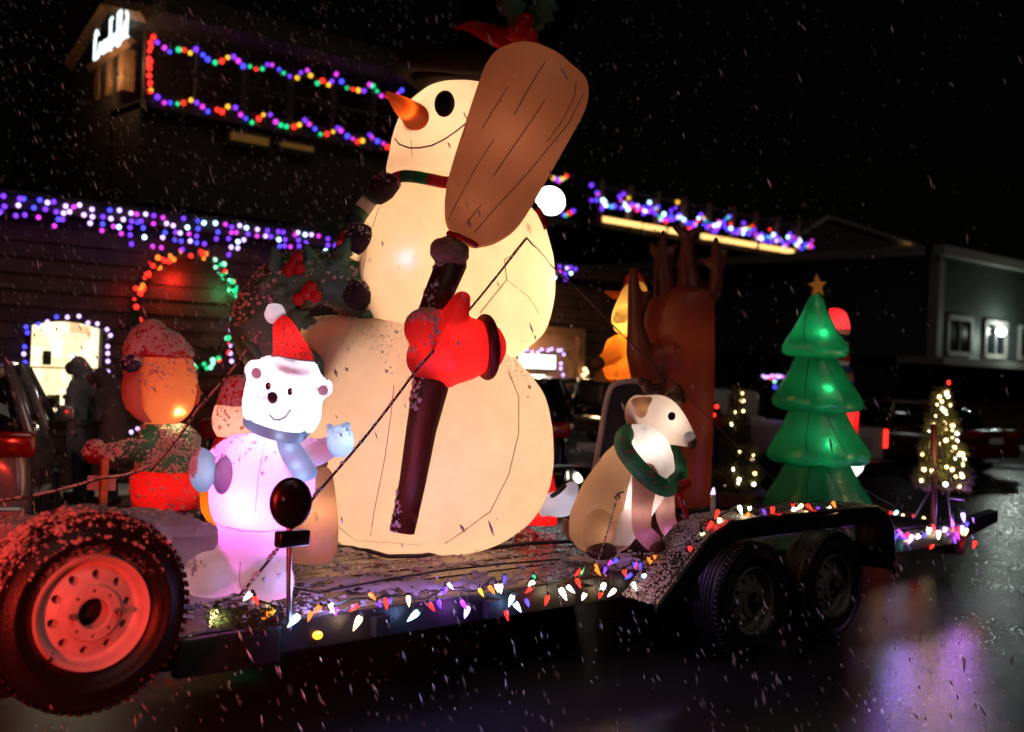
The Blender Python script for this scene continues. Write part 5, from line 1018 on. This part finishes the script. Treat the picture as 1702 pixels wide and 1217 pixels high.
# cream belly and chest panel laid over the body
q = MB(); loft(q, spline([(1070, 706, 20), (1080, 735, 32), (1087, 775, 35), (1078, 812, 34), (1062, 850, 26), (1042, 880, 26), (1028, 905, 18)], 2), RD - .15, .8, 20); part('belly', q, M['deer_cream'], t)
for pts, nm in (([(1074, 790, -.22), (1068, 830, -.27), (1066, 868, -.27), (1070, 886, -.27), (1086, 902, -.31)], 'leg'), ([(1098, 785, -.02), (1103, 825, -.04), (1107, 862, -.05), (1115, 880, -.07), (1130, 894, -.11)], 'leg')):
    q = MB(); q.tube([PD(x, y, RD + z) for x, y, z in spline(pts, 2)], [r * sR for r in (22, 20, 18, 16.5, 15.5, 15, 15, 15, 15)], 14); lg = part(nm, q, M['deer_tan'] if 'x' not in nm else M['deer_cream'], t)
    x, y, z = pts[-1]; q = MB(); q.ell(PD(x + 6, y + 5, RD + z - .01), (15 * sR, 13 * sR, 11 * sR)); part('hoof', q, M['dark_brown'], lg)
q = MB(); q.ell(PD(994, 884, RD - .24), (36 * sR, 22 * sR, 38 * sR), rot=Matrix.Rotation(.2, 3, 'Y')); hn = fuse(q, .02, 2); part('haunch', hn, M['deer_tan'], t)
q = MB(); q.ell(PD(1000, 916, RD - .30), (28 * sR, 22 * sR, 14 * sR)); part('hoof', q, M['dark_brown'], t)
q = MB(); q.tube([PD(952, 892, RD + .05), PD(942, 880, RD + .02), PD(940, 866, RD)], [9 * sR, 8 * sR, 5 * sR], 10); part('tail', q, M['deer_tan'], t)
q = MB(); rows = spline([(1064, 680, 25), (1080, 688, 36), (1098, 698, 38), (1116, 710, 32), (1132, 721, 23), (1144, 730, 15)], 2); q.tube([PD(x, y, RD - .08) for x, y, r in rows], [r * sR for x, y, r in rows], 22, flat=.9); hd = fuse(q, .016, 3); part('head', hd, M['deer_cream'], t); trh = bvh(hd)
q = MB(); rows = spline([(1056, 682, 16), (1062, 694, 20), (1072, 710, 19), (1090, 730, 13), (1110, 740, 9)], 2); q.tube([PD(x - 3, y + 1, RD - .05) for x, y, r in rows], [r * sR for x, y, r in rows], 18); part('cheek', q, M['deer_tan'], t)
q = MB(); q.ell(PD(1149, 736, RD - .10), (8 * sR, 10 * sR, 10 * sR)); part('nose', q, M['dark_brown'], t)
q = MB(); q.ell(PD(1142, 725, RD - .12), (11 * sR, 14 * sR, 9 * sR)); part('muzzle', q, M['white_cloth'], t)
disc_on(trh, 1116, 692, 6, 7, .006, 'eye', M['black_cloth'], t, 0, RD)
q = MB(); q.tube([PD(1080, 668, RD - .14), PD(1066, 672, RD - .2), PD(1056, 668, RD - .2)], [9 * sR, 13 * sR, 8 * sR], 12, flat=.6); q.ell(PD(1066, 680, RD - .18), (12 * sR, .04, 15 * sR)); ea = fuse(q, .012, 2); part('ear', ea, M['deer_tan'], t)
q = MB(); q.tube([PD(1128, 672, RD + .05), PD(1134, 662, RD + .05)], [8 * sR, 4 * sR], 10); part('ear', q, M['deer_tan'], t)
for pts in ([[(1090, 660, -.05), (1080, 650, -.05), (1070, 640, -.05), (1064, 632, -.06)], [(1078, 650, -.05), (1076, 640, -.06)], [(1086, 656, -.05), (1092, 646, -.05)]], [[(1110, 662, .06), (1120, 656, .06), (1132, 652, .06)], [(1122, 657, .06), (1132, 664, .06)], [(1118, 658, .06), (1126, 648, .06)]]):
    q = MB()
    for p_ in pts: q.tube([PD(x, y, RD + z) for x, y, z in p_], [9.5 * sR if i < 2 else 7 * sR for i in range(len(p_))], 10)
    q = fuse(q, .009, 1); q.v = [p + V((1, 1, 1)) * .006 * noise.noise(p * 60) for p in q.v]; part('antler', q, M['dark_brown'], t)
wp = [(1040, 722, -.16), (1036, 742, -.28), (1052, 768, -.36), (1078, 795, -.40), (1106, 811, -.36), (1124, 800, -.2), (1128, 778, -.02), (1118, 752, .14), (1094, 735, .22), (1062, 716, .14)]
q = MB(); wp2 = [V(p) for p in wp]; cl = []
for i in range(len(wp2)):
    p0, p1, p2, p3 = wp2[i - 1], wp2[i], wp2[(i + 1) % len(wp2)], wp2[(i + 2) % len(wp2)]
    for s in range(4): u = s / 4; cl.append(.5 * (2 * p1 + (p2 - p0) * u + (2 * p0 - 5 * p1 + 4 * p2 - p3) * u * u + (p3 - p0 + 3 * p1 - 3 * p2) * u ** 3))
q.tube([PD(p.x, p.y, RD + p.z) for p in cl], 14.5 * sR, 16, closed=True, cap=False); wr = q; wo = part('wreath_collar', q, M['wreath_green'], t)
rgw = random.Random(8); q = MB()
for i in range(26):
    p = cl[rgw.randrange(len(cl))]; q.ell(PD(p.x + rgw.uniform(-12, 12), p.y + rgw.uniform(-12, 12), RD + p.z - .06), (.008, .008, .008), seg=6, rg=4)
part('berries', q, M['berry'], wo, kind='stuff')
q = MB(); q.ell(PD(1128, 812, RD - .3), (14 * sR, 12 * sR, 12 * sR)); q.ell(PD(1140, 804, RD - .3), (11 * sR, 9 * sR, 8 * sR)); q.tube([PD(1130, 818, RD - .3), PD(1136, 838, RD - .32), PD(1142, 860, RD - .34)], [8 * sR, 9 * sR, 6 * sR], 10, flat=.35); part('bow', fuse(q, .012, 1), M['red_cloth'], t)
Q = MB(); line_on(tr, [(1050, 742), (1045, 775), (1052, 800)], .003, Q, d=RD); line_on(tr, [(1022, 828), (1028, 820), (1036, 818)], .006, Q, d=RD); line_on(tr, [(1028, 820), (1030, 828)], .006, Q, d=RD); part('seam', Q, M['black_line'], t)
lamp('deer_light', 'POINT', PD(1088, 740, RD - .06), 5, (1, .95, .95), .04); lamp('deer_light', 'POINT', PD(1062, 775, RD), 2.6, (1, .85, .7), .06); lamp('deer_light', 'POINT', PD(1000, 860, RD), 1.7, (1, .78, .6), .08); lamp('deer_head_light', 'POINT', PD(1100, 702, RD - .08), 2, (1, .85, .75), .05)
lamp('deer_cheek_fill', 'POINT', PD(1068, 708, RD - .05), 1.1, (1, .8, .6), .04); lamp('deer_haunch_fill', 'POINT', PD(994, 884, RD - .26), .5, (1, .75, .5), .04); lamp('deer_muzzle_fill', 'POINT', PD(1142, 725, RD - .12), .06, (1, .95, 1), .01); lamp('deer_ear_light', 'POINT', PD(1066, 678, RD - .18), .12, (1, .7, .5), .01)  # lamps added in cheek, haunch and muzzle, which stay dark without them
for p in (cl[2], cl[9], cl[16], cl[22], cl[30]): lamp('collar_fill', 'POINT', PD(p.x, p.y, RD + p.z), .05, (.9, 1, .9), .03)  # added lamps brighten the wreath collar from within
lamp('deer_leg_fill', 'POINT', PD(1066, 850, RD - .27), .45, (.95, .7, 1), .02); lamp('deer_leg_fill', 'POINT', PD(1104, 840, RD - .045), .45, (.9, .7, 1), .02); lamp('deer_leg_fill', 'POINT', PD(1118, 884, RD - .08), .3, (.5, .2, 1), .02); lamp('deer_leg_fill', 'POINT', PD(1076, 892, RD - .29), .3, (.5, .2, 1), .02); lamp('deer_chest_light', 'POINT', PD(1082, 745, RD - .15), 1.5, (.95, .95, 1), .04); lamp('deer_belly_light', 'POINT', PD(1060, 830, RD - .14), 1.6, (1, .9, .9), .04)  # leg lamps are added; the violet ones imitate light from the strand bulbs

# ================================================================== tall antlered stag seen from behind
KD = 9.7; sK = KD / FPX; t = thing('inflatable_stag', 'tall dark red-brown figure seen from behind with branching antlers', 'reindeer', PD(1128, 842, KD))
q = MB(); loft(q, spline([(1148, 478, 34), (1138, 490, 50), (1130, 520, 57), (1127, 580, 61), (1126, 650, 61), (1127, 720, 58), (1128, 790, 54), (1128, 840, 52)], 3), KD, .85, 26)
q.tube([PD(1080, 640, KD - .25), PD(1062, 585, KD - .35), PD(1056, 540, KD - .35), PD(1055, 500, KD - .35), PD(1053, 470, KD - .35), PD(1051, 446, KD - .35)], [28 * sK, 22 * sK, 14 * sK, 12 * sK, 10 * sK, 6 * sK], 14)
q.tube([PD(1072, 600, KD - .3), PD(1110, 590, KD - .2)], [24 * sK, 30 * sK], 12); q.tube([PD(1056, 525, KD - .35), PD(1072, 500, KD - .35), PD(1080, 484, KD - .35)], [10 * sK, 8 * sK, 5 * sK], 10)
bd = fuse(q, .028, 4); part('body', bd, M['stag_brown'], t); tk = bvh(bd)
q = MB(); q.tube([PD(1145, 490, KD), PD(1142, 450, KD), PD(1142, 415, KD), PD(1143, 395, KD)], [30 * sK, 19 * sK, 13 * sK, 12 * sK], 14)
q.tube([PD(1143, 397, KD), PD(1132, 384, KD), PD(1120, 377, KD)], [11 * sK, 8 * sK, 5 * sK], 12); q.tube([PD(1143, 397, KD), PD(1155, 386, KD), PD(1168, 378, KD)], [11 * sK, 8 * sK, 5 * sK], 12); part('neck', fuse(q, .022, 3), M['stag_brown'], t)
for sd, P2 in ((-1, ([(1106, 492, 20), (1102, 450, 17), (1100, 420, 11), (1102, 395, 7), (1103, 385, 4)], [(1100, 432, 9), (1088, 420, 8), (1082, 406, 5)], [(1104, 436, 9), (1116, 420, 7), (1124, 405, 4)])), (1, ([(1176, 500, 14), (1188, 478, 14), (1192, 450, 12), (1190, 425, 10), (1190, 402, 6), (1190, 396, 4)], [(1190, 448, 9), (1176, 438, 7), (1166, 430, 4)], [(1194, 446, 9), (1203, 432, 8), (1206, 415, 5)]))):
    q = MB()
    for L in P2: q.tube([PD(x, y, KD - .05) for x, y, r in L], [r * sK for x, y, r in L], 12)
    part('antler', fuse(q, .02, 2), M['stag_brown'], t)
Q = MB(); line_on(tk, [(1086, 488), (1120, 484), (1170, 482)], .005, Q, d=KD); line_on(tk, [(1092, 560), (1106, 590), (1100, 620), (1082, 640)], .005, Q, d=KD); part('seam', Q, M['black_line'], t)
lamp('stag_light', 'POINT', PD(1130, 570, KD), 3.2, (1, .5, .35), .15); lamp('stag_light', 'POINT', PD(1128, 690, KD), 3.4, (1, .5, .35), .15); lamp('stag_light', 'POINT', PD(1128, 790, KD), 2.5, (1, .6, .35), .1)

# ================================================================== glowing orange reindeer in a sleigh behind it
OD = 10.1; sO = OD / FPX; t = thing('inflatable_orange_deer', 'glowing orange reindeer facing left behind the tall stag', 'reindeer', PD(1040, 660, OD))
q = MB(); loft(q, spline([(1048, 556, 18), (1043, 566, 34), (1042, 590, 40), (1042, 610, 42), (1042, 632, 44)], 2), OD, .8, 22); q.tube([PD(1030, 578, OD - .1), PD(1012, 594, OD - .2), PD(1000, 602, OD - .25)], [18 * sO, 14 * sO, 11 * sO], 14); bo = fuse(q, .025, 3); part('body', bo, M['orange_cloth'], t)
q = MB(); q.ell(PD(993, 604, OD - .28), (12 * sO, 12 * sO, 12 * sO)); part('hoof', q, M['dark_brown'], t)
q = MB(); loft(q, spline([(1040, 556, 10), (1038, 548, 18), (1038, 530, 22), (1045, 512, 24), (1052, 495, 24), (1056, 478, 20), (1058, 468, 10)], 2), OD, .9, 22); q.tube([PD(1036, 522, OD - .1), PD(1026, 530, OD - .2)], [14 * sO, 9 * sO], 12); part('head', fuse(q, .02, 2), M['yellow_cloth'], t)
q = MB(); q.tube([PD(1032, 490, OD), PD(1018, 490, OD), (PD(1008, 486, OD))], [6 * sO, 7 * sO, 3 * sO], 10, flat=.6); part('ear', q, M['orange_cloth'], t)
q = MB(); q.tube([PD(1040, 482, OD), PD(1043, 462, OD), PD(1055, 452, OD), PD(1066, 462, OD), PD(1068, 482, OD)], [4 * sO] * 5, 10, flat=1.4); part('headband', q, M['red_cloth'], t)
q = MB(); q.tube([PD(1002, 628, OD), PD(1008, 648, OD)], [16 * sO, 16 * sO], 12); part('leg', q, M['deer_tan'], t)
Q = MB(); tO = bvh(bo); line_on(tO, [(1005, 606), (1030, 595), (1062, 592)], .004, Q, d=OD); line_on(tO, [(1025, 600), (1024, 628)], .003, Q, d=OD); part('seam', Q, M['seam'], t)
lamp('orange_light', 'POINT', PD(1052, 580, OD), 9, (1, .75, .4), .06); lamp('orange_head_light', 'POINT', PD(1044, 530, OD), 3.6, (1, .8, .45), .05)
ND = 8.9; sN = ND / FPX; out_ = [(985, 802), (992, 760), (1000, 715), (1007, 672), (1014, 648), (1024, 638), (1045, 634), (1070, 636), (1082, 650), (1088, 720), (1085, 802)]
t = thing('sleigh_back', 'dark navy sleigh back with pale piping behind the sitting reindeer', 'sleigh', PD(1035, 802, ND)); q = MB(); q.prism([PD(x, y, ND) for x, y in out_], FW * .12); part('panel', q, M['navy_cloth'], t, smooth=False)
q = MB(); q.tube([PD(x, y, ND - .01) for x, y in spline(out_[:9], 3)], 5 * sN, 10); part('piping', q, M['piping_pale'], t); q = MB(); q.box(PD(1000, 655, ND + .5), (.3, .3, .2), bev=.04); part('arm_rest', q, M['navy_cloth'], t)

# red wedge and pale lump right of the snowman's foot
WD = 8.2; sW = WD / FPX; q = MB(); loft(q, spline([(905, 768, 8), (900, 790, 20), (896, 830, 30), (890, 870, 36)], 2), WD, .9, 18, 2.6); t = thing('red_inflatable', 'red cone shaped inflatable half hidden by the snowman', 'inflatable', PD(890, 872, WD)); part('cone', q, M['red_cloth'], t); lamp('red_light', 'POINT', PD(895, 845, WD), 3.2, (1, .5, .4), .06)
WD = 7.9; sW = WD / FPX; q = MB(); q.ell(PD(930, 838, WD), (32 * sW, 28 * sW, 22 * sW)); q.tube([PD(940, 832, WD), PD(950, 812, WD)], [20 * sW, 13 * sW], 14); q.tube([PD(912, 842, WD), PD(904, 850, WD - .05)], [14 * sW, 10 * sW], 12); t = thing('white_inflatable', 'small pale rounded inflatable with dark collar beside the red cone', 'inflatable', PD(930, 862, WD)); part('body', fuse(q, .018, 3), M['white_cloth'], t)
q = MB(); q.tube([PD(918, 824, WD - .1), PD(928, 818, WD - .12), PD(938, 808, WD - .1)], [4 * sW] * 3, 8); part('collar', q, M['black_cloth'], t); lamp('white_light', 'POINT', PD(930, 838, WD), .5, (.8, .8, 1), .04)

# ================================================================== lit potted tree where the deck widens, green inflatable tree, stacked figures
def lit_tree(name, label, px, ytop, ybot, hw, d, nb, seed, gap=False):
    rg = random.Random(seed); t_ = thing(name, label, 'tree', PD(px, ybot, d)); s_ = d / FPX; q_ = MB()
    for i in range(5200):
        v = rg.random() ** .6; y = ytop + (ybot - ytop) * v; a = rg.uniform(0, 2 * PI); rr = hw * (.10 + .90 * v ** .85) * (1 + .14 * math.sin(v * 24) + .34 * noise.noise(V((math.cos(a) * 1.3, math.sin(a) * 1.3, v * 6 + seed)))) * math.sqrt(rg.uniform(.05, 1))
        if gap and abs(rr * math.cos(a) + 6) < 11 and .48 < v < .70 and math.sin(a) < .4: continue
        c = PD(px + rr * math.cos(a), y, d + rr * math.sin(a) * s_); d_ = (RT * math.cos(a) + FW * math.sin(a) + UP * rg.uniform(-.5, .5) + V((rg.gauss(0, .4), rg.gauss(0, .4), rg.gauss(0, .4)))).normalized(); w_ = d_.cross(V((.2, .3, 1))).normalized() * .007; L = rg.uniform(.04, .085)
        q_.add([c + w_, c - w_, c + d_ * L], [(0, 1, 2)])
    part('crown', q_, M['needles_warm'], t_, kind='stuff'); q_ = MB(); q_.tube([PD(px, ytop + 6, d), PD(px, ybot + 4, d)], [.008, .022], 8); part('trunk', q_, M['boot'], t_)
    for i in range(nb):
        v = rg.uniform(.03, 1); a = rg.uniform(PI * 1.0, 2 * PI) if rg.random() < .8 else rg.uniform(0, PI); rr = hw * (.14 + .86 * v) * rg.uniform(.75, 1.02)
        bulb(t_, PD(px + rr * math.cos(a), ytop + (ybot - ytop) * v, d + rr * math.sin(a) * s_), 'warm' if rg.random() < .6 else 'white', rg.choice([.026, .034, .042]))
    return t_
LT2 = lit_tree('lit_tree', 'small tree with warm white lights on a red pole at the trailer tail', 1566, 642, 814, 49, 9.35, 46, 33, True)
q = MB(); q.tube([PD(1552, 705, 9.2), PD(1553, 812, 9.2), PD(1550, 884, 9.2)], .026, 10, rnd=False); part('pole', q, M['pole_red'], LT2)
for a_, b_ in (((1575, 815), (1582, 880)), ((1543, 820), (1518, 862)), ((1578, 828), (1602, 830))): q = MB(); q.tube([PD(*a_, 9.3), PD(*b_, 9.3)], .009, 6); part('stand_leg', q, M['steel'], LT2)
q = MB(); q.ell(PD(1577, 636, 9.35), (.016, .016, .022)); part('top_bulb', q, M['bulb_red'], LT2)
lit_tree('lit_tree', 'small potted tree with warm lights between stag and green tree', 1225, 640, 815, 40, 10.3, 18, 35)
t = bpy.data.objects['lit_tree.001']; q = MB(); q.lathe([(.001, -.22), (.13, -.22), (.18, 0), (.15, 0), (.001, -.02)], 18, c=PD(1225, 822, 10.3)); part('pot', q, M['sack_brown'], t)
for px, py in ((1191, 676), (1186, 690)): bulb(t, PD(px, py, 10.2), 'red', .045)

TD = 9.6; sT = TD / FPX; t = thing('inflatable_tree', 'green inflatable tree of four puffy tiers with a gold star', 'tree', PD(1362, 852, TD)); gt = t
def lob(rows, d): # eight soft lobes
    R = []
    for (cx, cy, hw) in rows:
        c = PD(cx, cy, d); ring = []
        for j in range(64):
            a = 2 * PI * j / 64; fl = .018 + .075 * max(0, min(1, (hw - 30) / 45)); q_ = hw * d / FPX * (1 + fl * (abs(math.cos(3.5 * a + cy * .01)) - .55) + .02 * noise.noise(V((math.cos(a) * 2, math.sin(a) * 2, cy * .03)))); c = PD(cx, cy + 5 * (abs(math.cos(3.5 * a + cy * .01)) - .6) * max(0, min(1, (hw - 40) / 30)), d); ring.append(c + RT * (q_ * math.cos(a)) + FW * (q_ * math.sin(a) * .9))
        R.append(ring)
    q_ = MB(); q_.rings(R); return q_
tiers = [[(1357, 488, 5), (1356, 500, 13), (1355, 525, 24), (1355, 550, 37), (1355, 566, 48), (1356, 577, 53.5), (1356, 585, 53), (1357, 592, 46), (1357, 596, 30)],
         [(1357, 584, 26), (1357, 600, 36), (1357, 622, 47), (1357, 642, 60), (1357, 656, 69), (1357, 666, 73), (1358, 675, 71), (1358, 681, 60), (1358, 684, 44)],
         [(1358, 672, 40), (1358, 690, 49), (1358, 712, 59), (1358, 732, 72), (1359, 746, 80), (1359, 756, 82), (1359, 764, 78), (1359, 769, 66), (1359, 771, 50)],
         [(1359, 758, 46), (1359, 775, 54), (1359, 800, 67), (1361, 822, 80), (1362, 840, 88), (1363, 851, 86), (1363, 857, 76), (1363, 859, 60)]]
rgT = random.Random(5)
for i, rows in enumerate(tiers):
    q = lob(spline(rows, 3), TD); part('tier', q, M['tree_green'], t); tt = bvh(q); Q = MB(); yt, yb = rows[0][1] + 8, rows[-2][1]
    line_on(tt, [(rows[0][0] - 12, yt), (rows[2][0] - 18, (yt + yb) / 2), (rows[-2][0] - 20, yb)], .004, Q, d=TD); line_on(tt, [(rows[0][0] + 10, yt), (rows[2][0] + 32, (yt + yb) / 2), (rows[-2][0] + 50, yb - 5)], .003, Q, d=TD); part('seam', Q, M['black_line'], t)
    if i < 3:
        hx, hy = ((1369, 556), (1377, 649), (1380, 741))[i]; h_ = on(tt, hx, hy, 0, TD)[0]; lamp('tree_led', 'POINT', h_ + FW * .035, .6, (.7, 1, .85), .012); lamp('tree_light', 'POINT', h_ + FW * .22 - RT * .03, (1.5, .8, 1.2)[i], (.8, 1, .85), .03)
    else: lamp('tree_light', 'POINT', PD(1362, 790, TD), .5, (.8, 1, .85), .05)
q = MB(); c = PD(1358, 476, TD); pts = []
for k in range(10): a = PI / 2 + k * PI / 5 + .1; r = (20 if k % 2 == 0 else 9) * sT; pts.append(c + RT * (r * math.cos(a) * .75) + UP * (r * math.sin(a)) - FW * .03)
q.prism(pts, FW * .07); part('star', q, M['star_gold'], t, smooth=False); lamp('star_light', 'POINT', c - FW * .2 + UP * .0, .25, (1, .7, .3), .02)
FD = 10.2; sF = FD / FPX; t = thing('stacked_inflatable', 'tall stacked figures in red hats mostly hidden behind the green tree', 'inflatable', PD(1405, 830, FD))
def pc(rows, nm, mt, d=FD, ra=.9): q_ = MB(); loft(q_, spline(rows, 2), d, ra, 18); part(nm, q_, M[mt], t)
pc([(1388, 513, 8), (1391, 520, 15), (1393, 535, 18), (1395, 548, 18)], 'hat', 'red_cloth'); pc([(1396, 546, 15), (1397, 552, 16), (1397, 558, 12)], 'hat_trim', 'white_cloth'); pc([(1394, 556, 14), (1394, 572, 17), (1393, 590, 14)], 'head', 'black_cloth'); pc([(1397, 568, 12), (1398, 578, 13), (1398, 586, 10)], 'scarf', 'white_cloth', FD - .05)
pc([(1396, 586, 12), (1398, 592, 15), (1396, 600, 16)], 'hat', 'red_cloth', FD - .02); pc([(1396, 600, 16), (1395, 608, 15)], 'hat_trim', 'white_cloth', FD - .03); pc([(1398, 606, 14), (1401, 620, 18), (1402, 645, 19)], 'head', 'blue_cloth'); pc([(1408, 620, 10), (1409, 635, 11)], 'face', 'deer_tan', FD - .05); pc([(1404, 645, 18), (1408, 680, 19), (1408, 720, 18), (1404, 830, 20)], 'coat', 'red_cloth')
lamp('stack_light', 'POINT', PD(1394, 536, FD), 3.5, (1, .85, 1), .04); lamp('stack_light', 'POINT', PD(1407, 690, FD), 3, (1, .6, .5), .05)
q = MB(); q.tube([PD(1412, 778, 9.9), PD(1422, 772, 9.9), PD(1433, 760, 9.9), PD(1438, 744, 9.9)], [19 * sT, 16 * sT, 9 * sT, 3 * sT], 16); t = thing('white_horn_inflatable', 'glowing white curved shape poking out behind the lowest green tier', 'inflatable', PD(1418, 790, 9.9)); part('body', q, M['white_cloth'], t); lamp('horn_light', 'POINT', PD(1418, 773, 9.9), 2.2, (.95, .95, 1), .02)

# ================================================================== guy ropes
def guy(name, label, pts, r=.006, beads=0, seed=1):
    rg = random.Random(seed); P2 = [V(p) for p in pts]; q_ = MB(); path = []
    for a, b in zip(P2, P2[1:]):
        n = 14; path += [a + (b - a) * (i / n) - UP * (.02 * math.sin(PI * i / n)) for i in range(n)]
    path.append(P2[-1]); q_.tube(path, r, 6, rnd=False); o_ = solo(name, q_, M['rope'], label, 'rope', base=P2[0])
    if beads:
        b_ = MB()
        for i in range(beads):
            k = rg.randrange(len(path) - 1); p = path[k] + (path[k + 1] - path[k]) * rg.random(); b_.ell(p + UP * r, (r * rg.uniform(.9, 2.2), r * 1.2, r * rg.uniform(.9, 1.5)), seg=6, rg=4)
        part('snow', b_, M['snow'], o_, kind='stuff')
tie = on(tm_, 872, 397, .02)[0]
guy('guy_rope', 'long dark rope from the snowman chest down past the bear', [tie, PD(690, 618, 6.25), PD(525, 822, 5.3), PD(398, 990, 4.95)], .0075, 60, 1)
guy('guy_rope', 'thin rope from the snowman chest to the right past the stag', [tie, PD(960, 480, 7.6), PD(1120, 635, 8.5), PD(1290, 800, 9.4)], .0055, 0, 2)
guy('guy_rope', 'snow beaded rope from the crate up to the holly wreath', [PD(250, 782, 6.7), PD(330, 680, 6.7), PD(432, 555, 6.7)], .007, 110, 3)
guy('guy_rope', 'snow beaded rope running left from the elf waist', [PD(250, 775, 6.9), PD(170, 795, 6.6), PD(-20, 836, 6.0)], .007, 90, 4)
guy('guy_rope', 'short thin rope tying the sitting reindeer to the deck', [PD(1026, 828, 6.85), PD(985, 958, 6.55)], .004, 50, 5)
guy('guy_rope', 'thin slack rope from the green tree towards the trailer tail', [PD(1405, 790, 9.5), PD(1488, 842, 9.3)], .005, 0, 6)

# ================================================================== brake light glow of the towing truck (just ahead, out of frame) and falling snow
lamp('truck_brake_light', 'SPOT', (-.9, 1.6, 1.3), 560, (1, .035, .02), .10, rot=(2.1, 4.95, .95), spot=33, blend=.5)
lamp('truck_brake_light', 'POINT', (-.4, 4.6, 1.7), 70, (1, .05, .03), .10)
rf = random.Random(99); q = MB(); made = 0
while made < 6500:
    d = rf.uniform(2.8, 16); px, py = rf.uniform(-60, 1760), rf.uniform(-60, 1280); c = PD(px, py, d)
    if c.z < .02: continue
    if c.y < 7.2 and c.z > DZ + .1 and rf.random() < .93: continue     # thinned before the figures, where flakes show dark against their glow
    if px > 900 and rf.random() < .3: continue
    made += 1; s = rf.uniform(.0020, .0056) * (1.25 if d > 4.5 else .6) * (1.3 if rf.random() < .06 else 1); dr = (UP * -1 + RT * rf.uniform(.15, .75) + FW * rf.uniform(-.3, .3)).normalized(); k = rf.uniform(1.5, 7); s2 = dr.cross(FW).normalized(); s3 = dr.cross(s2)
    q.add([c - dr * s * k, c + s2 * s, c + s3 * s, c - s2 * s, c - s3 * s, c + dr * s * k], [(0, 2, 1), (0, 3, 2), (0, 4, 3), (0, 1, 4), (5, 1, 2), (5, 2, 3), (5, 3, 4), (5, 4, 1)])
o = part('falling_snow', q, M['snow'], kind='stuff')
